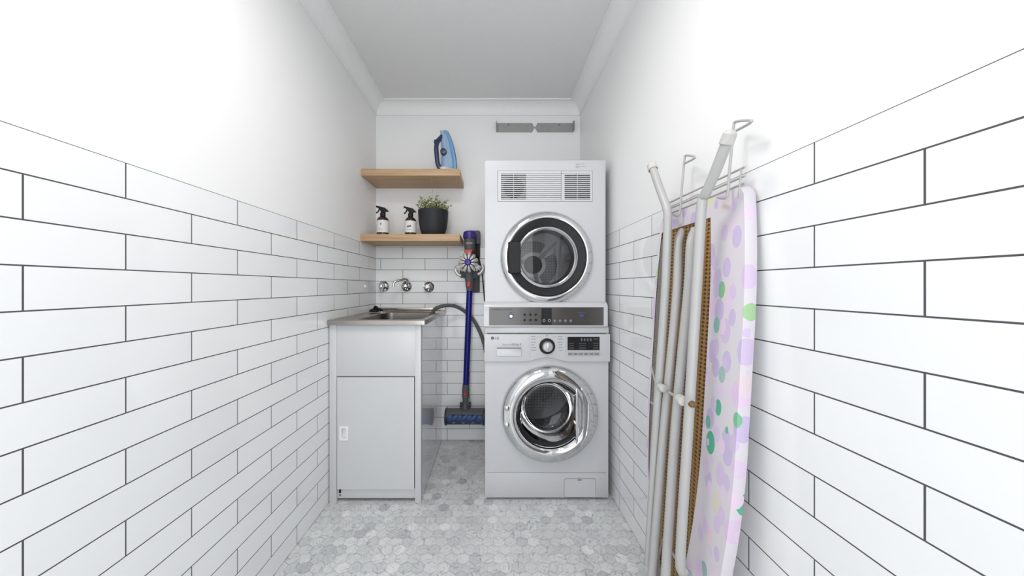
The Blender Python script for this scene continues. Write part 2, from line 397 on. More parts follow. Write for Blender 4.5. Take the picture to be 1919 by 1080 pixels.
# added lamp fixture, out of view, put where the overhead area light hangs
t = thing('added_ceiling_lamp', 'added flush white ceiling lamp, out of view, there only to light the room', 'lamp', (-0.15, 0.62, H))
B().lathe([(0.0, 0), (0.17, 0), (0.175, -0.02), (0.16, -0.035)], t.location).build('lamp_base', 'whitep', t)
B().lathe([(0.16, -0.035), (0.12, -0.055), (0.0, -0.065)], t.location).build('diffuser', 'whitep', t)

# ---------------------------------------------------------------- shelves
def shelf(z0, z1, yf, label):
    t = thing('floating_shelf', label, 'shelf', (XL, YB, z0), 'oak shelves in the back corner')
    B().box(XL+0.0005, -0.195, yf, YB-0.0005, z0, z1, 0.0012).build('board', 'oak', t)
    return t
shelf(1.703, 1.7435, 1.915, 'upper oak floating shelf with the blue iron standing on it')
shelf(1.311, 1.352, 1.905, 'lower oak floating shelf carrying the spray bottles and potted plant')

# ---------------------------------------------------------------- wall bracket
t = thing('wall_bracket', 'grey galvanised steel bracket strip screwed high on the back wall above the dryer', 'bracket', (0.28, YB, 2.11))
zt, zb = 2.143, 2.083; xl, xr = 0.026, 0.545; cxm = (1002-923)/277
poly = [(xl, zb), (cxm-0.018, zb), (cxm-0.006, 2.108), (cxm-0.001, 2.110), (cxm+0.002, 2.110), (cxm+0.006, 2.108), (cxm+0.018, zb), (xr, zb), (xr, zt),
        (cxm+0.018, zt), (cxm+0.006, 2.118), (cxm-0.006, 2.118), (cxm-0.018, zt), (xl, zt)]
B().prism(poly, YB-0.006, YB-0.001).build('strip', 'bracket', t, smooth=False)
for x0, x1, hh in ((xl-0.002, xl+0.002, zt+0.012), (xr-0.002, xr+0.002, zt+0.014)):
    B().prism([(YB-0.001, zb), (YB-0.035, zb+0.006), (YB-0.035, zt), (YB-0.012, hh), (YB-0.001, hh)], x0, x1, 'yz').build('end_tab', 'bracket', t, smooth=False)
for px in (952.5, 1047.5):
    p = P(px, 234.5, YB); B().lathe([(0.0, 0.0095), (0.004, 0.009), (0.006, 0.006)], p, (0, -1, 0), 16).build('screw', 'greyprint', t)

# ---------------------------------------------------------------- spray bottles
def spray_bottle(x, y, r, hbody, label, marks):
    z = 1.352
    t = thing('spray_bottle', label, 'bottle', (x, y, z), 'amber spray bottles on the lower shelf')
    hb = hbody
    B().lathe([(0, 0), (r*0.92, 0), (r, 0.004), (r, hb*0.74), (r*0.94, hb*0.82), (r*0.7, hb*0.92), (r*0.42, hb*0.97), (r*0.36, hb), (0, hb)], (x, y, z), seg=40).build('bottle_body', 'amber', t)
    lb = B().lathe([(r+0.0006, hb*0.13), (r+0.0006, hb*0.74)], (x, y, z), seg=40).build('paper_label', 'label', t)
    for (dx, dz, w, hgt) in marks:
        b = B(); n = max(1, int(w/0.0018)); c0 = dx-w/2
        ring = lambda rr_: [(x+rr_*math.sin(a), y-rr_*math.cos(a)) for a in [math.asin((c0+w*i/n)/r) for i in range(n+1)]]
        o_, i_ = ring(r+0.0012), ring(r+0.0002)
        b.ring_surface([[(px, py, zz_) for px, py in o_+i_[::-1]] for zz_ in (z+dz, z+dz+hgt)]); b.build('label_print', 'darkprint', lb, smooth=False)
    B().lathe([(0, hb-0.002), (r*0.45, hb-0.002), (r*0.45, hb+0.018), (r*0.3, hb+0.022), (r*0.3, hb+0.03), (0, hb+0.03)], (x, y, z), seg=24).build('collar', 'black', t)
    zz = z+hb+0.026
    hp = [(x+0.034, zz+0.002), (x+0.030, zz+0.010), (x+0.014, zz+0.024), (x-0.012, zz+0.030), (x-0.034, zz+0.036), (x-0.036, zz+0.028), (x-0.024, zz+0.018), (x-0.010, zz+0.006), (x-0.008, zz-0.008), (x+0.012, zz-0.008), (x+0.016, zz+0.001)]
    B().prism(hp, y-0.010, y+0.010, bev=0.002).build('spray_head', 'black', t)
    B().tube([(x-0.036, y, zz+0.032), (x-0.041, y, zz+0.033)], 0.006, 12).build('nozzle', 'black', t)
    B().tube(smooth_path([(x-0.020, y, zz+0.022), (x-0.024, y, zz+0.010), (x-0.032, y, zz-0.001), (x-0.041, y, zz-0.008)], 4), [0.0045]*12+[0.003], 8).build('trigger', 'black', t)
    return t
Yb = 1.965
spray_bottle((717.5-923)*Yb/600, Yb, 0.037, 0.120, 'left amber spray bottle with black trigger and short mark on its label',
             [(0.0, 0.058, 0.005, 0.014), (0.002, 0.067, 0.006, 0.003), (0, 0.034, 0.03, 0.001), (0, 0.028, 0.024, 0.001)])
spray_bottle((769.5-923)*Yb/600, Yb, 0.0345, 0.116, 'right amber spray bottle beside the pot with black word on its label',
             [(0, 0.048, 0.022, 0.007), (-0.008, 0.044, 0.008, 0.007), (0.006, 0.051, 0.008, 0.006), (0, 0.030, 0.026, 0.001)])

# ---------------------------------------------------------------- potted plant
Yp = 2.0; xp = (812-923)*Yp/600; R = 0.094; hp = 0.158
t = thing('potted_plant', 'dark charcoal pot of small variegated leaves on the lower shelf', 'plant', (xp, Yp, 1.352))
B().lathe([(0, 0), (R*0.66, 0), (R*0.74, 0.006), (R*0.88, hp*0.3), (R*0.96, hp*0.62), (R, hp), (R*0.96, hp+0.001), (R*0.93, hp-0.02), (0, hp-0.02)], t.location, seg=56).build('pot', 'pot', t)
B().lathe([(R*0.92, hp-0.019), (0.04, hp-0.012), (0, hp-0.010)], t.location, seg=30).build('soil', 'soil', t)
sb, lf = B(), B(); rp = random.Random(3)
def leaf(b, p, dirv, L, wd):
    dirv = dirv.normalized(); side = dirv.cross(Vector((rp.uniform(-1, 1), rp.uniform(-1, 1), rp.uniform(0.2, 1)))).normalized(); n = dirv.cross(side)
    pts = [p, p+dirv*L*0.35+side*wd*0.5+n*wd*0.12, p+dirv*L*0.7+side*wd*0.42, p+dirv*L, p+dirv*L*0.7-side*wd*0.42, p+dirv*L*0.35-side*wd*0.5+n*wd*0.12]
    vs = [b.bm.verts.new(q) for q in pts]; mid = b.bm.verts.new(p+dirv*L*0.5-n*wd*0.15)
    for i in range(6): b.bm.faces.new((vs[i], vs[(i+1) % 6], mid))
for k in range(70):
    a = rp.uniform(0, 2*PI); r0 = rp.uniform(0, R*0.75)
    base = Vector((xp+r0*math.cos(a), Yp+r0*math.sin(a)*0.9, 1.352+hp-0.014))
    hgt = rp.uniform(0.03, 0.085) if k > 6 else rp.uniform(0.08, 0.105)
    tip = base + Vector((math.cos(a)*rp.uniform(0.0, 0.06)+rp.uniform(-.012, .012), math.sin(a)*0.025, hgt))
    mid = (base+tip)/2 + Vector((0, 0, 0.012))
    pth = smooth_path([base, mid, tip], 4); sb.tube(pth, 0.0009, 5)
    for q in pth[3:]:
        for _ in range(2):
            d_ = Vector((rp.uniform(-1, 1), rp.uniform(-1, 1), rp.uniform(-0.3, 0.8)))
            leaf(lf, q, d_, rp.uniform(0.010, 0.018), rp.uniform(0.007, 0.012))
pth = smooth_path([(xp+0.01, 1.95, 1.352+hp-0.014), (xp+0.013, 1.90, 1.60), (xp+0.010, 1.895, 1.70)], 6); sb.tube(pth, 0.0007, 5)
for q in pth[4::2]: leaf(lf, q, Vector((rp.uniform(-1, 1), -0.3, 0.5)), 0.007, 0.004)
sb.build('stems', 'stem', t); o = lf.build('foliage', 'leaf', t, normals=False); o['kind'] = 'stuff'

# ---------------------------------------------------------------- steam iron, standing on its heel
Yi = 1.985
t = thing('steam_iron', 'light blue steam iron with navy handle standing upright on the upper shelf', 'iron', ((838-923)*Yi/600, Yi, 1.7435), rz=math.radians(33))
Hi = 0.262
def wofs(u): return 0.056*(1-u**2.4)**0.75 if u < 1 else 0.0
def sec(u, xs, dep, k=1.0):
    z = 0.012+u*(Hi-0.012); w_ = max(wofs(u)*k, 0.0008); n = 9
    return [(xs - dep*math.sin(PI*i/(n-1))**0.7 if 0 < i < n-1 else xs, -w_*math.cos(PI*i/(n-1)), z) for i in range(n)]
us = [0, .04, .12, .25, .4, .55, .68, .78, .86, .92, .96, .985, 1.0]
lean = lambda u: 0.042 - 0.040*u**1.6
B().ring_surface([[(q[0], q[1], q[2]) for q in sec(u, lean(u), 0.006)] for u in us]).build('soleplate', 'silver', t, local=True)
B().ring_surface([sec(u, lean(u)-0.006, 0.020+0.002*(1-u), 0.99) for u in us]).build('body_shell', 'skyblue', t, local=True)
B().ring_surface([[(x-0.012, y*0.8, z) for x, y, z in sec(u, lean(u)-0.012, 0.060*(1-u*0.55), 0.92)] for u in us[1:-2]]).build('water_tank', 'tank', t, local=True)
hd = smooth_path([(-0.004, 0, 0.245), (-0.020, 0, 0.235), (-0.038, 0, 0.212), (-0.060, 0, 0.185), (-0.072, 0, 0.15), (-0.070, 0, 0.10), (-0.064, 0, 0.05), (-0.050, 0, 0.022)], 5)
ho = B().tube(hd, [0.010]*5+[0.014]*(len(hd)-5), 14).build('handle', 'navy', t, local=True)
B().box(-0.086, -0.070, -0.009, 0.009, 0.165, 0.186, 0.003).build('steam_button', 'navy', ho, local=True)
B().lathe([(0, 0.016), (0.017, 0.015), (0.019, 0.010), (0.019, -0.012)], (-0.038, -0.030, 0.112), (-0.55, -1, 0), 28).build('dial', 'navy', t, local=True)
B().ring_surface([[(x, y, z) for x, y in rrect(-0.062, 0.044, -0.052, 0.052, 0.03)] for z in (0.0, 0.004, 0.016)] ).build('heel_rest', 'whitep', t, local=True)
B().box(-0.068, -0.045, -0.03, 0.01, 0.0002, 0.012, 0.003).build('cord_guard', 'navy', t, local=True)

# ---------------------------------------------------------------- taps
def flange_tap(px, py, label, lever):
    p = P(px, py, YB); t = thing('wall_tap', label, 'tap', (p.x, YB, p.z), 'wall taps above the sink')
    B().lathe([(0.036, 0), (0.035, 0.006), (0.026, 0.014), (0.017, 0.018), (0.015, 0.034), (0.0, 0.036)], p, (0, -1, 0), 36).build('flange', 'chrome', t)
    h = B(); c0 = p+Vector((0, -0.050, 0.002))
    h.lathe([(0, 0.018), (0.010, 0.017), (0.017, 0.006), (0.017, -0.012)], c0, (0, -1, 0), 24)
    for k in range(3):
        a = lever+2*PI*k/3; e = c0+Vector((math.cos(a)*0.029, -0.002, math.sin(a)*0.029))
        h.tube([c0, (c0+e)/2, e], [0.0065, 0.005, 0.0065], 10)
    h.build('handle', 'chrome', t); return t
flange_tap(719.5, 537, 'left chrome wall tap, nearest the tiled left wall', math.radians(155))
flange_tap(804, 538, 'right chrome wall tap, nearer the vacuum cleaner', math.radians(170))
p = P(762, 537, YB); t = thing('wall_spout', 'chrome swivel spout on the back wall between the two taps', 'tap', (p.x, YB, p.z))
B().lathe([(0.036, 0), (0.035, 0.006), (0.026, 0.014), (0.018, 0.018), (0.018, 0.035), (0.020, 0.038), (0.02, 0.052), (0.012, 0.058), (0, 0.059)], p, (0, -1, 0), 36).build('flange', 'chrome', t)
arm = smooth_path([P(763, 533, 2.115), P(764, 526, 2.105), P(759, 523.5, 2.09), P(750, 525.5, 2.07), P(742, 527.5, 2.055), P(738.5, 530, 2.05), P(738, 534, 2.05)], 6)
B().tube(arm, 0.0075, 14).build('spout', 'chrome', t)
B().tube([arm[-1], arm[-1]-Vector((0, 0, 0.012))], 0.008, 16).build('aerator', 'chrome', t)

# ---------------------------------------------------------------- sink
sx0, sx1, sy0, sy1, sz = XL+0.001, -0.316, 1.515, YB-0.003, 0.881
t = thing('laundry_sink', 'stainless steel laundry sink set on the white cabinet', 'sink', ((sx0+sx1)/2, sy1, 0.858))
b = B()
def rr3(x0, x1, y0, y1, r, z, n=6): return [(x, y, z) for x, y in rrect(x0, x1, y0, y1, r, n)]
bx0, bx1, by0, by1 = -0.690, -0.358, 1.590, 2.06
b.ring_surface([rr3(sx0+0.004, sx1-0.004, sy0+0.004, sy1, 0.006, 0.858), rr3(sx0, sx1, sy0, sy1, 0.010, 0.859), rr3(sx0, sx1, sy0, sy1, 0.010, sz-0.003), rr3(sx0+0.003, sx1-0.003, sy0+0.003, sy1, 0.010, sz),
                rr3(sx0+0.018, sx1-0.016, sy0+0.020, sy1-0.018, 0.02, sz), rr3(sx0+0.024, sx1-0.020, sy0+0.026, sy1-0.024, 0.02, sz-0.005),
                rr3(bx0-0.006, bx1+0.006, by0-0.006, by1+0.006, 0.06, sz-0.005), rr3(bx0, bx1, by0, by1, 0.055, sz-0.010), rr3(bx0+0.004, bx1-0.004, by0+0.006, by1-0.006, 0.05, sz-0.20), rr3(bx0+0.03, bx1-0.03, by0+0.03, by1-0.03, 0.05, sz-0.225)],
               cap0=False, cap1=True)
b.build('basin', 'steel', t)
B().box(sx0, sx1, YB-0.020, YB-0.002, sz-0.002, sz+0.016, 0.003).build('upstand', 'steel', t)
B().lathe([(0.0, 0.004), (0.03, 0.004), (0.034, 0.001)], ((bx0+bx1)/2, (by0+by1)/2, sz-0.2245), seg=30).build('drain', 'chrome', t)
pp = Vector((-0.735, 1.99, sz))
t = thing('sink_plug', 'black rubber plug with its cap lying on the back left corner of the sink', 'plug', pp)
B().lathe([(0, 0.0005), (0.026, 0.0005), (0.030, 0.006), (0.027, 0.014), (0.019, 0.017), (0.012, 0.022), (0, 0.023)], pp, seg=28).build('stopper', 'rubber', t)
B().tube(smooth_path([pp+Vector((0.0, 0, 0.022)), pp+Vector((0.012, -0.01, 0.034)), pp+Vector((0.03, -0.01, 0.02)), pp+Vector((0.048, 0.006, 0.010))], 6), 0.007, 10).build('loop', 'rubber', t)
q = Vector((-0.668, 1.93, sz-0.004))
t = thing('strainer_lid', 'small round chrome strainer lying beside the black plug', 'strainer', q)
B().lathe([(0, 0.004), (0.014, 0.005), (0.021, 0.001), (0.018, 0.0002), (0, 0.0002)], q, seg=28).build('disc', 'chrome', t)
B().lathe([(0, 0.014), (0.005, 0.012), (0.003, 0.004)], q, seg=14).build('knob', 'chrome', t)

# ---------------------------------------------------------------- cabinet under the sink
cx0, cx1, cy0 = XL+0.004, -0.3435, 1.535
t = thing('laundry_cabinet', 'white metal laundry cabinet under the stainless sink', 'cabinet', ((cx0+cx1)/2, YB-0.01, 0))
wl, wr = 0.034, 0.029
b = B(); b.box(cx0, cx0+0.006, cy0+0.03, YB-0.004, 0.012, 0.857); b.box(cx0+0.006, cx1-0.006, YB-0.010, YB-0.004, 0.012, 0.60); b.box(cx0+0.006, cx1-0.006, cy0+0.03, YB-0.01, 0.055, 0.062)
b.build('carcass', 'whitecab', t, smooth=False)
lab(B().box(cx1-0.006, cx1, cy0+0.026, YB-0.004, 0.006, 0.857).build('side_panel', 'cabside', t, smooth=False), 'glossy white side panel reflecting the tiles')
B().box(cx0, cx0+wl, cy0, cy0+0.03, 0.0, 0.8575, 0.002).build('corner_post', 'whitecab', t)
B().box(cx1-wr, cx1, cy0, cy0+0.03, 0.0, 0.8575, 0.002).build('corner_post', 'whitecab', t)
xa, xb = cx0+wl, cx1-wr
B().box(xa, xb, cy0+0.004, cy0+0.02, 0.608, 0.8575, 0.001).build('front_panel', 'whitecab', t)
b = B()
dz0, dz1 = 0.066, 0.604; dr0, dr1 = xa+0.003, xb-0.004
hx0, hx1, hz0, hz1 = dr0+0.013, dr0+0.055, 0.302, 0.370
for bx in ((dr0, hx0+0.006, dz0, dz1), (hx1-0.006, dr1, dz0, dz1), (hx0+0.006, hx1-0.006, dz0, hz0+0.006), (hx0+0.006, hx1-0.006, hz1-0.006, dz1)):
    b.box(bx[0], bx[1], cy0+0.001, cy0+0.017, bx[2], bx[3])
dr = b.build('door', 'whitecab', t, smooth=False)
b = B(); o1 = rrect(hx0, hx1, hz0, hz1, 0.004, 3); i1 = rrect(hx0+0.010, hx1-0.010, hz0+0.010, hz1-0.010, 0.003, 3)
yf = cy0-0.003
b.ring_surface([[(x, cy0+0.001, z) for x, z in o1], [(x, yf, z) for x, z in o1], [(x, yf, z) for x, z in i1], [(x, yf+0.018, z) for x, z in i1]], cap0=False, cap1=True)
b.build('recessed_handle', 'handlewhite', dr, ang=30)
B().box(xa, xb, cy0+0.012, cy0+0.02, 0.016, 0.064, 0.001).build('kick_panel', 'whitecab', t)
b = B(); hxp = xa+0.013
b.box(hxp-0.004, hxp+0.004, cy0+0.006, cy0+0.013, 0.044, 0.0655, 0.001); b.box(hxp-0.003, hxp+0.003, cy0+0.009, cy0+0.0125, 0.030, 0.034)
b.build('hinge_pin', 'black', t)

# ---------------------------------------------------------------- drain hose
path = smooth_path([P(809.5, 592, 1.985), P(814, 580.5, 1.985), P(825, 575, 2.00), P(843, 572.5, 2.05), P(860, 577, 2.09), P(878, 590, 2.125), P(892, 608, 2.138), P(906, 641, 2.138), P(916, 690, 2.138)+Vector((0.0, 0, 0))], 10)
b = B(); pts = []; rs = []
for i in range(len(path)-1):
    for k in range(2):
        pts.append(path[i].lerp(path[i+1], k/2)); rs.append(0.0125 if k else 0.0108)
b.tube(pts, rs, 14)
t = thing('drain_hose', 'grey washing machine drain hose arching over the sink edge behind the wand', 'hose', path[0])
b.build('hose', 'hose', t, ang=60)
B().tube([path[0]+Vector((0, 0, -0.06)), path[0]+Vector((0, 0, 0.004))], 0.0135, 16).build('hose_end', 'mgrey', t)

# ---------------------------------------------------------------- washing machine
wx0, wx1, wy, wb = -0.036, 0.5636, 1.558, 2.105
t = thing('washing_machine', 'white front loading washing machine standing on the floor under the dryer', 'washing machine', ((wx0+wx1)/2, wb, 0))
WC = Vector((0.2775, wy, 0.4225)); WH = 0.168
b = B()
b.plate_hole(wx0+0.01, wx1-0.01, 0.1345, 0.700, WC.x, WC.z, WH, wy, wy+0.03)
b.box(wx0, wx0+0.01, wy+0.0, wb, 0.012, 0.843, 0.0); b.box(wx1-0.01, wx1, wy, wb, 0.012, 0.843)
b.box(wx0+0.01, wx1-0.01, wb-0.01, wb, 0.012, 0.843); b.box(wx0+0.01, wx1-0.01, wy+0.03, wb-0.01, 0.012, 0.03)
b.box(wx0+0.01, wx1-0.01, wy+0.03, wb-0.01, 0.70, 0.72)
b.build('body', 'white', t, smooth=False)
B().box(wx0-0.001, wx1+0.001, wy-0.006, wb, 0.8125, 0.843, 0.004).build('top_panel', 'white', t)
B().box(wx0, wx1, wy-0.001, wy+0.02, 0.012, 0.1325, 0.003).build('kick_panel', 'white', t)
for fx in (wx0+0.03, wx1-0.03):
    for fy in (wy+0.05, wb-0.05): B().lathe([(0, 0), (0.022, 0), (0.022, 0.008), (0.010, 0.012), (0.0, 0.0125)], (fx, fy, 0), seg=18).build('foot', 'rubber', t)
# filter flap
fx0, fx1 = (1057-923)/385, (1116-923)/385
ff = B().prism(rrect(fx0+0.001, fx1-0.001, 0.016, 0.1045, 0.012, 4), wy-0.0022, wy).build('filter_flap', 'white', t)
o1 = rrect(fx0, fx1, 0.014, 0.106, 0.013, 6); b = B()
b.tube([Vector((x, wy-0.0012, z)) for x, z in (o1[6:]+o1[:1])], 0.0008, 5); b.build('flap_gap', 'greyprint', ff)
B().box((1086-923)/385-0.010, (1086-923)/385+0.010, wy-0.0028, wy-0.0015, 0.096, 0.102, 0.0).build('flap_catch', 'seam', ff)
# control panel with the arched lower lip
yc = wy-0.014
xs = [wx0-0.003+(wx1-wx0+0.006)*k/60 for k in range(61)]
def lip(x):
    u = abs(x-0.262)/0.115
    return 0.673+0.020*(0.5+0.5*math.cos(PI*min(u, 1)))
poly = [(x, lip(x)) for x in xs]+[(wx1+0.003, 0.8095), (wx0-0.003, 0.8095)]
cp = B().prism(poly, yc+0.010, wy+0.02).build('control_panel', 'white', t, ang=20)
low = [(x, lip(x)+0.012) for x in xs]
b = B(); b.ring_surface([[(x, yc+0.010, lip(x)) for x in xs], [(x, yc+0.002, lip(x)+0.004) for x in xs], [(x, yc, lip(x)+0.018) for x in xs], [(x, yc, 0.8095) for x in xs], [(x, yc+0.010, 0.8095) for x in xs]], closed=False, cap0=False, cap1=False)
b.ring_surface([[(wx0-0.003, yy, 0.68) for yy in (yc+0.01, yc+0.002)], [(wx0-0.003, yy, 0.8095) for yy in (yc+0.010, yc)]], closed=False, cap0=False, cap1=False)
b.ring_surface([[(wx1+0.003, yy, 0.68) for yy in (yc+0.01, yc+0.002)], [(wx1+0.003, yy, 0.8095) for yy in (yc+0.010, yc)]], closed=False, cap0=False, cap1=False)
b.build('panel_front', 'white', cp, ang=50)
def pw(px, py, Y=None): return P(px, py, yc if Y is None else Y)
def rect(b, x0, y0, x1, y1, Y, d=0.0006):
    a = P(x0, y0, Y); c_ = P(x1, y1, Y); b.box(a.x, c_.x, Y-d, Y+0.0004, c_.z, a.z); return b
b = B()
b.bm.free()
for px in (993.0, 1060.5):
    b = B(); rect(b, px-0.15, 628, px+0.15, 671, yc, 0.0003); b.build('panel_seam', 'greyprint', cp, smooth=False)
# detergent drawer
dw = B(); rect(dw, 921, 644, 988, 672.5, yc, 0.0002); 
dd = B(); a = P(930, 650.5, yc); c_ = P(977.5, 667.5, yc)
dd.ring_surface([[(x, yc-0.0012, z) for x, z in rrect(a.x, c_.x, c_.z, a.z, 0.004, 3)], [(x, yc-0.004, z) for x, z in rrect(a.x+0.002, c_.x-0.002, c_.z+0.001, a.z-0.005, 0.003, 3)]], cap0=False, cap1=True)
dd = dd.build('detergent_drawer_handle', 'white', cp)
b = B(); rect(b, 931, 651.4, 976.5, 653.4, yc, 0.0050); b.build('grip_gap', 'seam', dd, smooth=False)
b = B(); p0 = pw(941.5, 646.4); b.text('Direct Drive', 0.0115, p0.x, yc-0.0003, p0.z); p0 = pw(959, 645.8); b.text('7.5kg', 0.0160, p0.x, yc-0.0003, p0.z); p0 = pw(974, 645.8); b.text('8', 0.0150, p0.x, yc-0.0003, p0.z)
b.build('capacity_print', 'greyprint', cp, smooth=False)
# round emblem and letters
b = B(); p0 = pw(922.8, 634)
ring = [(0.0078*math.cos(a), 0.0078*math.sin(a)) for a in [2*PI*k/28 for k in range(28)]]
b.prism([(p0.x+x, p0.z+z) for x, z in ring], yc-0.0006, yc+0.0002); b.build('emblem_disc', 'darkprint', cp, smooth=False)
b = B()
b.tube([(p0.x+0.0055*math.cos(a), yc-0.0007, p0.z+0.0055*math.sin(a)) for a in [math.radians(60+k*25) for k in range(13)]], 0.0005, 5)
b.tube([(p0.x, yc-0.0007, p0.z+0.003), (p0.x, yc-0.0007, p0.z-0.0028), (p0.x+0.0025, yc-0.0007, p0.z-0.0028)], 0.0005, 5)
b.build('emblem_mark', 'white', cp, smooth=False)
b = B(); p0 = pw(927.3, 634.2); b.text('LG', 0.0175, p0.x, yc-0.0003, p0.z, ex=0.0005); b.build('brand_letters', 'darkprint', cp, smooth=False)
# programme print
b = B(); rr = random.Random(5)
for k, py in enumerate((631.5, 636, 641.8, 646.6, 651.6, 656.8)):
    for side in (0, 1):
        L = rr.uniform(6, 10); x0 = 995.5 if side == 0 else 1054.5-L
        for s_ in range(4): rect(b, x0+s_*L/4, py-0.7, x0+s_*L/4+L/4-0.5, py+0.5, yc, 0.0003)
rect(b, 1023.5, 628.5, 1026.5, 630, yc, 0.0003)
rect(b, 1006, 631.6, 1016, 631.9, yc, 0.0003); rect(b, 1034, 631.6, 1044, 631.9, yc, 0.0003)
b.build('programme_print', 'greyprint', cp, smooth=False)
kc = pw(1025.3, 649)
kn = B().lathe([(0.038, 0), (0.0375, 0.006), (0.0335, 0.010), (0.026, 0.010)], kc, (0, -1, 0), 48).build('programme_dial', 'charcoal', cp)
lab(kn, 'dark ring around the silver dial')
kb = B().lathe([(0.027, 0.009), (0.026, 0.013), (0.024, 0.022), (0.021, 0.026), (0.0, 0.0265)], kc, (0, -1, 0), 48).build('dial_knob', 'silver', kn)
B().box(kc.x-0.003, kc.x+0.003, kc.y-0.032, kc.y-0.026, kc.z-0.019, kc.z+0.019, 0.0015).build('dial_ridge', 'silver', kn)
ds = B(); rect(ds, 1063.5, 631.5, 1123.5, 656.5, yc, 0.0012); ds = ds.build('display', 'display', cp, smooth=False)
b = B()
for k in range(4):
    x = 1088+k*5.6; p0 = P(x, 637, yc); b.text('8', 0.019, p0.x, yc-0.0013, p0.z, ex=0.0003)
b.build('digits', 'greyprint', ds, smooth=False)
for x0, n in ((1066.5, 5), (1085, 7), (1112, 5)):
    b = B()
    for py in (643.6, 647.5, 651.5, 654.2):
        for s_ in range(n): rect(b, x0+s_*1.9, py-0.4, x0+s_*1.9+1.3, py+0.4, yc-0.0011, 0.0004)
    if x0 == 1112:
        for s_ in range(5): rect(b, 1112+s_*1.8, 635, 1113.2+s_*1.8, 636, yc-0.0011, 0.0004)
    b.build('display_print', 'greyprint', ds, smooth=False)
bs = B(); rect(bs, 1064, 659.5, 1124, 667, yc, 0.0022); bs = bs.build('button_strip', 'slatgrey', cp, smooth=False)
b = B()
for k in range(6): rect(b, 1065+k*9.9, 662, 1072.5+k*9.9, 665.2, yc-0.0021, 0.0012)
b.build('button', 'greyprint', bs, smooth=False)
b = B(); p0 = pw(1127, 664.5); b.tube([(p0.x-.003, yc-.0004, p0.z+.003), (p0.x+.003, yc-.0004, p0.z+.003), (p0.x+.003, yc-.0004, p0.z-.003), (p0.x-.003, yc-.0004, p0.z-.003)], 0.0004, 4); b.build('power_mark', 'greyprint', cp)
# drum inside
b = B(); b.lathe([(WH, wy+0.03), (WH+0.01, wy+0.07), (0.20, wy+0.09), (0.225, wy+0.10)], (WC.x, 0, WC.z), (0, 1, 0), 56); b.build('door_gasket', 'rubber', t)
dm = B().lathe([(0.235, wy+0.10), (0.24, wy+0.12), (0.24, wb-0.10), (0.22, wb-0.08), (0.12, wb-0.075), (0.11, wb-0.09), (0, wb-0.092)], (WC.x, 0, WC.z), (0, 1, 0), 64).build('drum', 'drum', t)
for k in range(3):
    a = math.radians(100+120*k); b = B(); u = Vector((math.cos(a), 0, math.sin(a))); v = Vector((-math.sin(a), 0, math.cos(a)))
    rings = []
    for yy, hh in ((wy+0.14, 0.02), (wy+0.18, 0.06), (wb-0.15, 0.06), (wb-0.10, 0.03)):
        o_ = Vector((WC.x, yy, WC.z)); rings.append([o_+u*0.238-v*0.035, o_+u*(0.238-hh)-v*0.012, o_+u*(0.238-hh-0.008), o_+u*(0.238-hh)+v*0.012, o_+u*0.238+v*0.035])
    b.ring_surface(rings, closed=True).build('drum_paddle', 'silver', dm)
# door
do = B(); RD = 0.2345
do.lathe([(RD, -0.001), (RD+0.001, 0.008), (RD-0.004, 0.020), (RD-0.016, 0.033), (RD-0.034, 0.041), (RD-0.052, 0.042), (RD-0.066, 0.036), (RD-0.074, 0.024), (RD-0.078, 0.012), (RD-0.078, -0.02)], WC, (0, -1, 0), 96)
do = do.build('door', 'chrome', t, ang=60)
B().lathe([(0.156, 0.012), (0.150, 0.008), (0.147, -0.004), (0.1465, -0.03)], WC, (0, -1, 0), 72).build('inner_rim', 'charcoal', do)
B().lathe([(0.1465, -0.010), (0.142, -0.030), (0.132, -0.070), (0.118, -0.100), (0.10, -0.112), (0.06, -0.118), (0, -0.12)], WC, (0, -1, 0), 64).build('glass_bowl', 'glass_bowl', do, ang=80)
# pull handle: straight inner lip, finger recess and a bowed bar on the right of the door ring
b = B(); rings = []
for k in range(33):
    t_ = -1+2*k/32; z = t_*0.140; xo = math.sqrt(0.206**2-z*z); xi = 0.119-0.004*math.cos(t_*PI/2); f = (1-t_**4)
    sec_ = ((0, .012), (0.0, .046), (.08, .050), (.16, .046), (.26, .024), (.44, .022), (.54, .050), (.68, .066), (.86, .064), (1.0, .036))
    base_ = 0.038
    rings.append([(WC.x+xi+(xo-xi)*u, WC.y-(base_+(d_-base_)*f if d_ > .012 else d_), WC.z+z) for u, d_ in sec_])
b.ring_surface(rings, closed=False, cap0=False, cap1=False); b.build('pull_handle', 'chrome', do, ang=50)
hp_ = B()
ctr = WC+Vector((-0.209, 0, 0.0))
hp_.ring_surface([[(ctr.x+x, WC.y-0.0385+0.20*abs(x)*0-0.002, ctr.z+z) for x, z in rrect(-0.014, 0.012, -0.05, 0.05, 0.010, 4)], [(ctr.x+x*0.9, WC.y-0.0425, ctr.z+z*0.97) for x, z in rrect(-0.014, 0.012, -0.05, 0.05, 0.010, 4)]], cap0=False, cap1=True)
hp_.build('hinge_cover', 'silver', do)
for dz in (0.040, -0.040):
    B().lathe([(0.014, 0), (0.013, 0.008), (0.008, 0.012), (0, 0.013)], ctr+Vector((0, -0.036, dz)), (0, -1, 0), 24).build('hinge_cap', 'chrome', do)

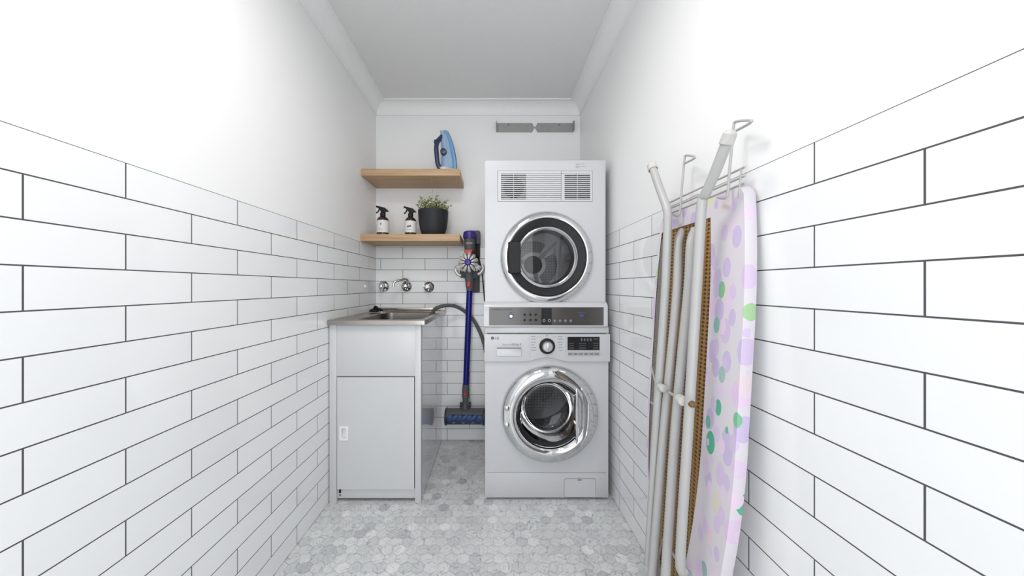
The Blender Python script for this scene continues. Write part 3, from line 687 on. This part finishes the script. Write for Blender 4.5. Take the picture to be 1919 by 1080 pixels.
# ---------------------------------------------------------------- dryer
dx0, dx1, dy, db = -0.0368, 0.5565, 1.575, 2.14
dtop = 1.6634; dbot = 0.8445
t = thing('clothes_dryer', 'white vented clothes dryer stacked on top of the washing machine', 'dryer', ((dx0+dx1)/2, db, dbot))
DC = P(1026.0, 482.5, dy-0.03); DC.y = dy; DH = 0.166
v0 = P(932.5, 320, dy); v1 = P(1110.5, 378, dy)
b = B()
b.plate_hole(dx0+0.004, dx1-0.004, 0.958, v1.z, DC.x, DC.z, DH, dy, dy+0.03)
b.box(dx0+0.004, dx1-0.004, dy, dy+0.03, v0.z, dtop-0.004); b.box(dx0+0.004, v0.x, dy, dy+0.03, v1.z, v0.z); b.box(v1.x, dx1-0.004, dy, dy+0.03, v1.z, v0.z)
b.box(v0.x, v1.x, dy+0.026, dy+0.03, v1.z, v0.z)
bb = B(); 
b.box(dx0, dx0+0.008, dy+0.002, db, dbot+0.002, dtop-0.004, 0.0); b.box(dx1-0.008, dx1, dy+0.002, db, dbot+0.002, dtop-0.004)
b.box(dx0, dx1, dy+0.004, db, dtop-0.010, dtop, 0.003); b.box(dx0+0.008, dx1-0.008, db-0.01, db, dbot+0.002, dtop-0.01); b.box(dx0+0.008, dx1-0.008, dy+0.03, db-0.01, dbot+0.002, dbot+0.012)
b.prism([(dy, dtop-0.004), (dy+0.004, dtop), (dy+0.01, dtop-0.004)], dx0, dx1, 'yz')
b.build('body', 'white', t, smooth=False)
# vent panel
vp = B(); frame_y = dy-0.001
L0, L1 = P(939, 325.5, dy), P(986, 374, dy); R0, R1 = P(1058, 326, dy), P(1106, 374, dy); gx = P(1052, 0, dy).x
e = 0.0015
vp.box(v0.x+e, L0.x, frame_y, dy+0.01, v1.z+e, v0.z-e); vp.box(R1.x, v1.x-e, frame_y, dy+0.01, v1.z+e, v0.z-e)
vp.box(L0.x, gx-0.0008, frame_y, dy+0.01, L0.z, v0.z-e); vp.box(L0.x, gx-0.0008, frame_y, dy+0.01, v1.z+e, L1.z)
vp.box(gx+0.0008, R1.x, frame_y, dy+0.01, R0.z, v0.z-e); vp.box(gx+0.0008, R1.x, frame_y, dy+0.01, v1.z+e, L1.z)
vp.box(L1.x, gx-0.0008, dy+0.006, dy+0.01, L1.z, L0.z, mi=1); vp.box(gx+0.0008, R0.x, frame_y, dy+0.01, L1.z, L0.z)
vp = vp.build('vent_panel', ['whitep', 'slatgrey'], t, smooth=False)
nsl = 13; pitch = (L0.z-L1.z)/nsl
b = B(); b.box(L0.x, L1.x, dy+0.016, dy+0.02, L1.z, L0.z); b.build('vent_duct', 'ventfan', vp, smooth=False)
cc = (P(963, 350, dy)); b = B(); b.lathe([(0, 0.0), (0.052, 0.0), (0.056, -0.003)], (cc.x, dy+0.0155, cc.z), (0, -1, 0), 40); b.build('exhaust_opening', 'ventdark', vp)
b = B(); b.box(R0.x, R1.x, dy+0.018, dy+0.022, L1.z, L0.z); b.build('vent_screen', 'greyprint', vp, smooth=False)
for (xa_, xb_) in ((L0.x, L1.x), (L1.x, gx-0.0008), (R0.x, R1.x)):
    b = B()
    for k in range(nsl):
        z = L1.z+(k+0.5)*pitch; b.box(xa_, xb_, dy-0.0005, dy+(0.008 if xa_ != L1.x else 0.005), *((z-0.0016, z+0.0020) if xa_ != L1.x else (z-0.0036, z+0.0036)))
    if xa_ != L1.x: mxx = (xa_+xb_)/2; b.box(mxx-0.001, mxx+0.001, dy-0.001, dy+0.008, L1.z, L0.z)
    b.build('vent_grille', 'whitep', vp, smooth=False)
b = B()
for py, L in ((307.5, 16), (309.8, 7), (312.2, 18), (314.4, 6)):
    x = 1079
    while x < 1079+L: rect(b, x, py-0.4, min(x+2.6, 1079+L), py+0.3, dy, 0.0004); x += 3.3
b.build('notice_print', 'greyprint', t, smooth=False)
# drum and back disc
dm = B().lathe([(DH, dy+0.03), (DH+0.005, dy+0.08), (0.235, dy+0.10), (0.245, dy+0.12), (0.245, db-0.055), (0.232, db-0.045), (0.0, db-0.045)], (DC.x, 0, DC.z), (0, 1, 0), 64).build('drum', 'drumback', t)
yb_ = db-0.045
B().lathe([(0.060, 0.0), (0.058, 0.012), (0.05, 0.016), (0, 0.016)], (DC.x, yb_, DC.z), (0, -1, 0), 40).build('drum_hub', 'dgrey', dm)
for k in range(3):
    a0 = math.radians(120*k+58); a1 = a0+math.radians(92); n = 16; b = B()
    out = [(DC.x+0.155*math.cos(a0+(a1-a0)*i/n), DC.z+0.155*math.sin(a0+(a1-a0)*i/n)) for i in range(n+1)]
    inn = [(DC.x+0.083*math.cos(a0+(a1-a0)*i/n), DC.z+0.083*math.sin(a0+(a1-a0)*i/n)) for i in range(n+1)]
    b.prism(out+inn[::-1], yb_-0.006, yb_-0.001); b.build('perforated_panel', 'drumperf', dm, smooth=False)
    am = a0-math.radians(14); u = Vector((math.cos(am), 0, math.sin(am)))
    o_ = Vector((DC.x, yb_-0.008, DC.z)); B().tube([o_+u*0.062, o_+u*0.16, o_+u*0.215], [0.013, 0.008, 0.005], 8).build('drum_spoke', 'drumback', dm)
for k in range(3):
    a = math.radians(10+120*k); u = Vector((math.cos(a), 0, math.sin(a))); v = Vector((-math.sin(a), 0, math.cos(a))); rings = []
    for yy, hh in ((dy+0.14, 0.015), (dy+0.20, 0.05), (db-0.12, 0.05), (db-0.07, 0.02)):
        o_ = Vector((DC.x, yy, DC.z)); rings.append([o_+u*0.244-v*0.03, o_+u*(0.244-hh)-v*0.01, o_+u*(0.236-hh), o_+u*(0.244-hh)+v*0.01, o_+u*0.244+v*0.03])
    B().ring_surface(rings).build('drum_paddle', 'drumback', dm)
# door: silver outer ring, dark ring, thin bright ring and the window
OC = P(1024.3, 483, dy-0.004); OC.y = dy; RO = 0.2265
do = B().lathe([(RO, -0.001), (RO+0.001, 0.006), (RO-0.003, 0.014), (RO-0.012, 0.022), (RO-0.024, 0.027), (RO-0.034, 0.028), (RO-0.037, 0.024), (RO-0.038, -0.01)], OC, (0, -1, 0), 96).build('door', 'chrome', t, ang=60)
B().lathe([(RO-0.0375, 0.024), (RO-0.042, 0.026), (RO-0.060, 0.022), (0.150, 0.016), (0.148, 0.0)], OC, (0, -1, 0), 96).build('dark_ring', 'charcoal', do)
B().lathe([(0.150, 0.015), (0.148, 0.022), (0.143, 0.024), (0.138, 0.018), (0.134, 0.006)], OC, (0, -1, 0), 80).build('bright_ring', 'silver', do)
B().lathe([(0.134, 0.006), (0.131, 0.002), (0.128, -0.008), (0.126, -0.035)], OC, (0, -1, 0), 80).build('seal_ring', 'dgrey', do)
B().lathe([(0.135, 0.010), (0.12, 0.011), (0.06, 0.013), (0, 0.014)], OC, (0, -1, 0), 64).build('window_glass', 'glass_dark', do)
hl = P(952, 453, dy-0.03); hr = P(975.5, 513, dy-0.03)
b = B(); b.ring_surface([[(x, dy-0.018, z) for x, z in rrect(hl.x, hr.x, hr.z, hl.z, 0.010, 5)], [(x, dy-0.036, z) for x, z in rrect(hl.x, hr.x, hr.z, hl.z, 0.010, 5)], [(x, dy-0.040, z) for x, z in rrect(hl.x+0.004, hr.x-0.004, hr.z+0.004, hl.z-0.004, 0.008, 5)]])
b.build('door_handle', 'black', do)
# control panel
yd = dy-0.034
d0 = P(907, 569, yd); d1 = P(1139, 613.5, yd)
b = B(); b.prism([(dy+0.02, d0.z+0.008), (dy-0.004, d0.z+0.007), (dy-0.020, d0.z+0.002), (yd, d0.z-0.012), (yd, d1.z+0.004), (yd+0.006, d1.z), (dy+0.02, d1.z)], d0.x, d1.x, 'yz', bev=0)
cp = b.build('control_panel', 'white', t, ang=50)
b = B(); rect(b, 916.5, 576, 1131, 610, yd, 0.0012); gp = b.build('control_glass', 'panelgrey', cp, smooth=False)
b = B(); rect(b, 1014.5, 578, 1034, 609, yd-0.0012, 0.0012); b.build('display', 'display', gp, smooth=False)
b = B(); p0 = P(922, 580.3, yd); b.text('FISHER & PAYKEL', 0.0115, p0.x, yd-0.0014, p0.z, spacing=1.12); b.build('brand_letters', 'black', gp, smooth=False)
p0 = P(957.8, 593, yd-0.002); B().lathe([(0.0075, 0), (0.0065, 0.003), (0, 0.0035)], p0, (0, -1, 0), 24).build('power_button', 'bluelight', gp)
B().lathe([(0.0115, 0), (0.0105, 0.0012), (0.0075, 0.0015)], p0, (0, -1, 0), 28).build('power_ring', 'navy', gp)
b = B()
for px in (983, 994, 1004):
    for py in (590, 600):
        p0 = P(px, py, yd); b.lathe([(0.006, 0.0012), (0.005, 0.002), (0, 0.0022)], p0, (0, -1, 0), 16)
b.build('option_button', 'black', gp)
def panel_print(rects, Y=None):
    b = B()
    for q in rects: rect(b, *q, yd-0.0012, 0.0004)
    b.build('panel_print', 'darkprint', gp, smooth=False)
panel_print([(980+k*3.4, py-0.3, 982.2+k*3.4, py+0.4) for py in (587, 594.5, 604.5) for k in range(9)])
panel_print([(1040+k*3.6, py-0.3, 1042+k*3.6, py+0.3) for py in (587, 592, 595.5) for k in range(9)])
panel_print([(1105+k*3.3, 580, 1107.2+k*3.3, 581) for k in range(7)])
panel_print([(1083, 585.3, 1097, 587)]); panel_print([(954, 585.5, 961, 586.6)])
b = B()
for k in range(4): b.lathe([(0.0066, 0.0012), (0.0056, 0.0035), (0, 0.004)], P(1039.5+k*10, 601.5, yd), (0, -1, 0), 18)
b.build('cycle_button', 'greyprint', gp)
b = B(); 
for k in range(2): b.lathe([(0.0066, 0.0), (0.0066, 0.0008), (0.0048, 0.0008), (0.0048, 0)], P(1019.5+k*10, 601, yd-0.0024), (0, -1, 0), 20)
b.build('display_print', 'lightprint', gp, smooth=False)
b = B(); rect(b, 1086, 589, 1094, 594, yd-0.0012, 0.0004); b.build('sticker', 'bluetr', gp, smooth=False)

# ---------------------------------------------------------------- stick vacuum cleaner and its wall dock
Yv = 2.075
p0 = P(893, 470, YB)
t = thing('vacuum_dock', 'grey plastic wall dock behind the hanging stick vacuum', 'dock', (p0.x, YB, p0.z))
a = P(876, 433, YB); c_ = P(899, 548, YB)
B().box(a.x, c_.x, YB-0.022, YB-0.0005, c_.z, a.z, 0.006).build('dock_plate', 'mgrey', t)
a = P(891, 434, YB-0.05); c_ = P(900, 458, YB-0.05)
B().box(a.x, c_.x, YB-0.06, YB-0.02, c_.z, a.z, 0.004).build('dock_arm', 'mgrey', t)
a = P(892, 458, YB-0.05); c_ = P(899, 482, YB-0.05)
B().box(a.x, c_.x, YB-0.055, YB-0.02, c_.z, a.z, 0.004).build('clip', 'rubber', t)
b = B(); b.tube(smooth_path([P(897, 482, YB-0.03), P(903, 510, YB-0.02), P(906, 540, YB-0.02), P(909, 575, YB-0.02)], 6), 0.004, 8); b.build('charging_cable', 'dgrey', t)

base = P(873, 800, Yv)
t = thing('stick_vacuum', 'cordless stick vacuum with blue wand hanging beside the washing machine', 'vacuum cleaner', base)
Yc = 2.02
def vz(py, Y=Yc): return EYE-(py-537)*Y/600
def vxp(px, Y=Yc): return (px-923)*Y/600
cxv = vxp(880.3)
o_ = Vector((cxv, Yc+0.02, 0))
yo = Yc+0.02
def cyl_z(b, prof, px, Y, seg=40): return b.lathe([(r, EYE-(py-537)*Y/600) for r, py in prof], ((px-923)*Y/600, Y, 0), (0, 0, 1), seg)
fc = cyl_z(B(), [(0, 434.5), (0.036, 434.5), (0.041, 436.5), (0.0415, 446), (0.038, 448.5), (0, 448.5)], 880.3, yo).build('filter_cap', 'purple', t)
b = B()
for k in range(24):
    a = 2*PI*k/24; q0 = Vector((vxp(880.3, yo)+0.0415*math.cos(a), yo+0.0415*math.sin(a), vz(446, yo))); b.tube([q0, q0+Vector((0, 0, 0.022))], 0.0016, 5)
b.build('cap_ribs', 'purple', fc)
mh = cyl_z(B(), [(0, 448.5), (0.035, 448.5), (0.036, 452), (0.034, 464), (0.030, 470), (0.022, 478), (0, 480)], 879.8, yo).build('motor_housing', 'mgrey', t)
b = B(); q0 = P(873.5, 455.5, yo-0.0365); b.text('dyson', 0.017, q0.x, q0.y, q0.z); b.build('brand_letters', 'whitep', mh, smooth=False)
b = B(); b.ring_surface([[(vxp(x), Yc-0.006-dd_, vz(y)) for x, y in pts] for dd_, pts in ((0, ((869, 468), (887, 468), (884, 479), (872, 479))), (0.016, ((870.5, 469), (885.5, 469), (882, 477.5), (874, 477.5))))]); b.build('red_catch', 'red', t)
# cyclones: ring of nickel cones around the blue centre
cc = P(877.3, 492, Yc-0.035)
B().lathe([(0, 0.012), (0.030, 0.010), (0.036, 0.0), (0.044, -0.012), (0.046, -0.06), (0.042, -0.10), (0, -0.10)], cc, (0, -1, 0), 48).build('dust_bin', 'mgrey', t)
cy = B()
for k in range(11):
    a = 2*PI*(k+0.5)/11; u = Vector((math.cos(a), 0, math.sin(a)))
    cy.tube([cc+u*0.020+Vector((0, -0.016, 0)), cc+u*0.036+Vector((0, -0.012, 0)), cc+u*0.053+Vector((0, 0.002, 0)), cc+u*0.056+Vector((0, 0.01, 0))], [0.004, 0.0095, 0.0125, 0.007], 12)
for sx in (-1, 1):
    for k in range(4):
        a = math.radians(-25-26*k); q0 = P(877.5+sx*14, 497, Yc-0.01); u = Vector((sx*math.cos(a), 0.1, math.sin(a)))
        cy.tube([q0+u*0.006, q0+u*0.024, q0+u*0.040], [0.008, 0.010, 0.005], 10)
cy.build('cyclones', 'vsil', t)
b = B(); b.lathe([(0.0, 0.030), (0.014, 0.028), (0.021, 0.020), (0.022, 0.004)], cc, (0, -1, 0), 32)
for k in range(11):
    a = 2*PI*k/11; u = Vector((math.cos(a), 0, math.sin(a))); b.tube([cc+u*0.018+Vector((0, -0.018, 0)), cc+u*0.036+Vector((0, -0.012, 0))], [0.004, 0.0022], 8)
b.build('cyclone_hub', 'purple', t)
for sx, px, py in ((-1, 857.5, 508), (1, 902, 505)):
    q0 = P(px, py, Yc+0.01); b = B()
    b.tube(smooth_path([q0+Vector((sx*0.004, 0, 0.030)), q0+Vector((sx*0.012, -0.004, 0.004)), q0+Vector((-sx*0.004, -0.004, -0.022)), q0+Vector((-sx*0.024, 0, -0.030))], 5), [0.006]+[0.011]*14+[0.006], 12)
    b.build('tool_end', 'vsil', t)
for px0, px1, py0, py1 in ((862, 874, 500, 521), (884, 897, 500, 523)):
    a = P(px0, py0, Yc+0.03); c_ = P(px1, py1, Yc+0.03); B().box(a.x, c_.x, Yc+0.01, Yc+0.06, c_.z, a.z, 0.006).build('handle_side', 'dgrey', t)
nk = B(); nk.ring_surface([[(vxp(cx)+w_*math.cos(a), Yc+0.03+d_*math.sin(a), vz(py)) for a in [2*PI*k/24 for k in range(24)]] for cx, py, w_, d_ in ((878, 508, .036, .03), (878.5, 518, .032, .03), (879, 526, .027, .026), (879.3, 536, .0255, .024), (879.6, 545, .021, .022))])
nk = nk.build('wand_connector', 'mgrey', t)
q0 = P(878.8, 533.5, Yc+0.004); b = B(); b.ring_surface([[(q0.x+x*s_, q0.y-dd_, q0.z+z*s_) for x, z in rrect(-0.011, 0.011, -0.018, 0.018, 0.008, 4)] for dd_, s_ in ((-0.004, 1), (0.004, 1), (0.007, 0.7))]); b.build('release_button', 'red', nk)
B().tube([P(880, 543, Yv-0.02), P(873.2, 722, Yv)], 0.0195, 28).build('wand', 'blue', t)
b = B(); b.ring_surface([[(P(cx, py, Yv).x+w_*math.cos(a), Yv-0.002+d_*math.sin(a), P(cx, py, Yv).z) for a in [2*PI*k/24 for k in range(24)]] for cx, py, w_, d_ in ((873.3, 720, .022, .022), (873, 728, .0235, .0235), (872.6, 742, .024, .024), (872.4, 750, .018, .02), (872, 764, .016, .018))])
hc = b.build('head_connector', 'mgrey', t)
q0 = P(871.7, 738.5, Yv-0.026); b = B(); b.ring_surface([[(q0.x+x*s_, q0.y-dd_, q0.z+z*s_) for x, z in rrect(-0.009, 0.009, -0.010, 0.010, 0.004, 3)] for dd_, s_ in ((-0.004, 1), (0.002, 1), (0.004, 0.8))]); b.build('release_button', 'red', hc)
for sx in (-1, 1): B().lathe([(0.0, 0.008), (0.016, 0.008), (0.018, 0.0), (0.016, -0.008), (0, -0.008)], P(872.3+sx*8, 759, Yv-0.004), (1, 0, 0), 28).build('swivel_joint', 'dgrey', t)
b = B(); q0 = P(872, 756, Yv-0.01); q1 = P(871.5, 784, Yv-0.035); b.tube([q0, (q0+q1)/2, q1], [0.017, 0.0165, 0.019], 18); b.build('neck', 'mgrey', t)
# cleaner head: half-round housing with blue roller visible
hl, hr = P(834.5, 785, Yv-0.02), P(908, 785, Yv-0.02)
b = B(); cyh, rh = Yv-0.022, 0.050; zc = P(0, 781, cyh).z
arc = [(cyh+0.052*math.cos(a), zc+0.052*math.sin(a)) for a in [math.radians(-50+k*13) for k in range(16)]]
arc_in = [(cyh+0.046*math.cos(a), zc+0.046*math.sin(a)) for a in [math.radians(-50+k*13) for k in range(16)]]
b.prism([(y, z) for y, z in arc]+arc_in[::-1], hl.x+0.006, hr.x-0.004, 'yz'); ch = b.build('cleaner_head', 'mgrey', t, ang=40)
b = B(); n = 60; ln = hr.x-hl.x-0.024; rings = []
for i in range(n+1):
    xx = hl.x+0.012+ln*i/n; rings.append([(xx, cyh+(0.040+0.004*math.sin(3*(a+i*0.13)))*math.cos(a), zc+(0.040+0.004*math.sin(3*(a+i*0.13)))*math.sin(a)) for a in [2*PI*k/32 for k in range(32)]])
b.ring_surface(rings).build('brush_roller', 'bluetr', ch)
for xx in (hl.x, hr.x-0.012):
    B().lathe([(0, 0), (0.050, 0.0), (0.054, 0.003), (0.054, 0.010), (0.05, 0.013), (0, 0.013)], (xx, cyh, zc), (1, 0, 0), 40).build('end_cap', 'dgrey', ch)
B().box(hl.x+0.008, hr.x-0.006, cyh-0.052, cyh-0.046, zc-0.030, zc-0.022, 0.002).build('front_bar', 'dgrey', ch)

# ---------------------------------------------------------------- ironing board leaning on the right wall
TOPH, BOTH = 1.262, 0.028
def faceX(h): return 0.4905+(h-0.03)*0.0570
t = thing('ironing_board', 'folded ironing board with pale floral cover leaning against the right wall', 'ironing board', (0.51, 0.89, 0))
CY = 0.888; HW = 0.190
def outline(off=0.0, n=44):
    """(y, h) outline, square end up, rounded nose down"""
    pts = []
    top = TOPH+off
    def hw(h):
        u = max(0.0, min(1.0, (h-BOTH)/0.66)); v = max(0.0, (h-0.95)/0.31)
        return (0.045+(HW-0.045)*math.sin(u*PI/2)**0.62) - 0.020*v*v
    hs = [BOTH+0.02+(top-0.02-BOTH-0.02)*k/n for k in range(n+1)]
    right = [(CY+hw(h)+off, h) for h in hs]
    left = [(CY-hw(h)-off, h) for h in hs]
    nose = [(CY+(0.045+0.02+off)*math.sin(a)*0.9, BOTH+0.03-(0.03+off)*math.cos(a)) for a in [math.radians(-60+k*20) for k in range(7)]]
    corner = lambda s: [(CY+s*(HW+off-0.026), top-0.006), (CY+s*(HW+off-0.04), top)]
    return nose+right+corner(1)+corner(-1)[::-1]+left[::-1]
ol = outline()
def pt(y, h, dx): return (faceX(h)+dx, y, h)
b = B(); b.ring_surface([[pt(y, h, 0.004) for y, h in ol], [pt(y, h, 0.018) for y, h in ol]]); b.build('board', 'mesh', t, smooth=False)
ou = outline(0.004)
def inset(dn, df):
    res = []
    for y, h in ou:
        s = 1 if y > CY else -1; k = df if s > 0 else dn
        res.append((y-s*min(k, abs(y-CY)*0.9), min(h, TOPH-0.045) if h > TOPH-0.045 else max(h, BOTH+0.05)))
    return res
b = B(); b.ring_surface([[pt(y, h, 0.001) for y, h in inset(0.112, 0.010)], [pt(y, h, -0.001) for y, h in ou], [pt(y, h, 0.012) for y, h in outline(0.008)], [pt(y, h, 0.026) for y, h in ou]], cap0=False, cap1=True)
b.build('cover', 'fabric', t, ang=60)
b = B(); ii = [(y, h) for y, h in inset(0.112, 0.010)]
fi = [(y, h) for y, h in ou if y > CY and 0.10 < h < TOPH-0.05]
b.ring_surface([[pt(y-0.011, h, 0.0025) for y, h in fi], [pt(max(y-0.062, CY+0.05), h, 0.0025) for y, h in fi]], closed=False, cap0=False, cap1=False)  # flat grey band laid over the mesh along the far edge
lab(b.build('edge_strip', 'strip_grey', t), 'grey strip along the far edge of the underside')
r = 0.0112
def S(px, py, X):   # point on the ray of a pixel at a given X
    Y = X*600/(px-923); return Vector((X, Y, EYE-(py-537)*Y/600))
T1 = [S(1222, 312, 0.502), S(1235, 350, 0.501), S(1247, 383, 0.500), S(1251, 400, 0.499), S(1251, 430, 0.498), S(1247, 540, 0.490), S(1238, 675, 0.478), S(1229, 810, 0.466), S(1218, 1010, 0.452), S(1216, 1060, 0.449)]
T1s = smooth_path(T1, 5)
lg = B().tube(T1s, r, 18).build('leg', 'tube', t, ang=60)
capd = (T1s[0]-T1s[2]).normalized()
B().lathe([(r+0.0015, -0.016), (r+0.003, -0.014), (r+0.002, 0.006), (r*0.7, 0.012), (0, 0.013)], T1s[0], capd, 24).build('rubber_foot', 'capw', lg)
T4a = S(1305.5, 540, 0.490); T4b = S(1275, 1045, 0.452)
d4 = (T4a-T4b).normalized(); k4 = T4a+d4*((1.235-T4a.z)/d4.z)
T4 = [k4+Vector((0.003, -0.085, 0.125)), k4+Vector((0.002, -0.045, 0.065)), k4+Vector((0.001, -0.012, 0.022)), k4, T4a, (T4a+T4b)/2, T4b, T4b+Vector((0.012, 0.004, -0.03))]
T4s = smooth_path(T4, 5)
lg = B().tube(T4s, r, 18).build('leg', 'tube', t, ang=60)
B().lathe([(r+0.0015, -0.016), (r+0.003, -0.014), (r+0.002, 0.006), (r*0.7, 0.012), (0, 0.013)], T4s[0], (T4s[0]-T4s[2]).normalized(), 24).build('rubber_foot', 'capw', lg)
T2 = [S(1278, 430, 0.548), S(1275, 441, 0.540), S(1271, 462, 0.528), S(1269, 540, 0.512), S(1257, 675, 0.494), S(1244, 810, 0.476), S(1233, 945, 0.460), S(1222, 1080, 0.447)]
e2 = T2[-1]+(T2[-1]-T2[-2]).normalized()*0.17
T3 = [S(1300, 428, 0.548), S(1298, 441, 0.540), S(1294, 462, 0.528), S(1290, 540, 0.512), S(1277, 675, 0.494), S(1265, 810, 0.476), S(1256, 945, 0.460), S(1247, 1080, 0.447)]
e3 = T3[-1]+(T3[-1]-T3[-2]).normalized()*0.23
for TT, e_, sgn in ((T2, e2, 1), (T3, e3, -1)):
    e_.z = 0.07
    ps = smooth_path(TT+[e_, e_+Vector((-0.01, sgn*0.03, -0.045))], 5)
    rs_ = [0.006, 0.007, 0.008, 0.009, 0.010]+[r]*(len(ps)-5)
    lg = B().tube(ps, rs_, 18).build('leg', 'tube', t, ang=60)
    B().lathe([(r+0.0015, -0.016), (r+0.003, -0.014), (r+0.002, 0.006), (r*0.7, 0.010), (0, 0.011)], ps[-1], (ps[-1]-ps[-2]), 24).build('rubber_foot', 'capw', lg)
# pivot axle, collars, cross rods
ax = [S(1236, 724, 0.474), S(1243, 729, 0.476), S(1258, 738, 0.482), S(1276, 750, 0.474), S(1295, 758, 0.468)]
b = B(); b.tube([ax[0], ax[1], ax[2], ax[3], ax[4]], 0.0038, 10); b.build('pivot_axle', 'tube', t)
for q0, rr_ in ((S(1240.5, 727, 0.466), 0.010), (S(1277, 750, 0.464), 0.012)):
    B().lathe([(0, 0.011), (rr_, 0.009), (rr_+0.001, 0), (rr_, -0.009), (0, -0.011)], q0, (0, 1, 0), 20).build('pivot_collar', 'capw', t)
B().lathe([(0, 0.006), (0.006, 0.004), (0.008, -0.004)], S(1296.5, 758.5, 0.455), (-1, -0.5, 0), 16).build('pivot_screw', 'brass', t)
b = B(); b.tube([S(1221, 688, 0.500), S(1228, 716, 0.485), S(1232, 735, 0.478)], 0.003, 8); b.build('catch_rod', 'tube', t)
b = B(); b.tube([S(1220, 754, 0.500), S(1231, 763, 0.476)], 0.003, 8); b.build('catch_rod', 'tube', t)
b = B(); b.tube([T4b+Vector((0.012, 0.004, -0.03)), T4b+Vector((0.03, 0.02, -0.05)), Vector((faceX(0.2), CY-0.03, T4b.z-0.09)), Vector((faceX(0.2), CY+0.05, T4b.z-0.09)), T1[-1]+Vector((0.01, 0, -0.04)), T1[-1]], 0.0042, 8); b.build('cross_wire', 'tube', t)
# iron rest: wires standing off the square end
b = B()
for hh, dz in ((0, 0.046), (1, 0.026), (2, 0.010)):
    b.tube([(0.566, CY+HW-0.03, TOPH+dz), (0.566, CY-HW+0.02, TOPH+dz)], 0.0026, 8)
for yy in (CY+HW-0.035, CY-HW+0.03): b.tube([(0.560, yy, TOPH-0.02), (0.566, yy, TOPH+0.048)], 0.0022, 8)
rest = b.build('iron_rest', 'tube', t, ang=60)
hk0 = [S(1262, 403, 0.545), S(1270, 405, 0.542), S(1274, 398, 0.545), S(1276, 375, 0.550), S(1280, 330, 0.556), S(1283, 297, 0.560), S(1286, 291.5, 0.560), S(1300, 293, 0.552), S(1301, 297, 0.550), S(1284, 306, 0.556)]
b = B(); b.tube(smooth_path(hk0, 4), 0.0030, 10); b.build('rest_hook', 'tube', rest, ang=60)
dy_ = -0.19
b = B(); b.tube(smooth_path([p_+Vector((0, dy_, 0)) for p_ in hk0], 4), 0.0030, 10); b.build('rest_hook', 'tube', rest, ang=60)
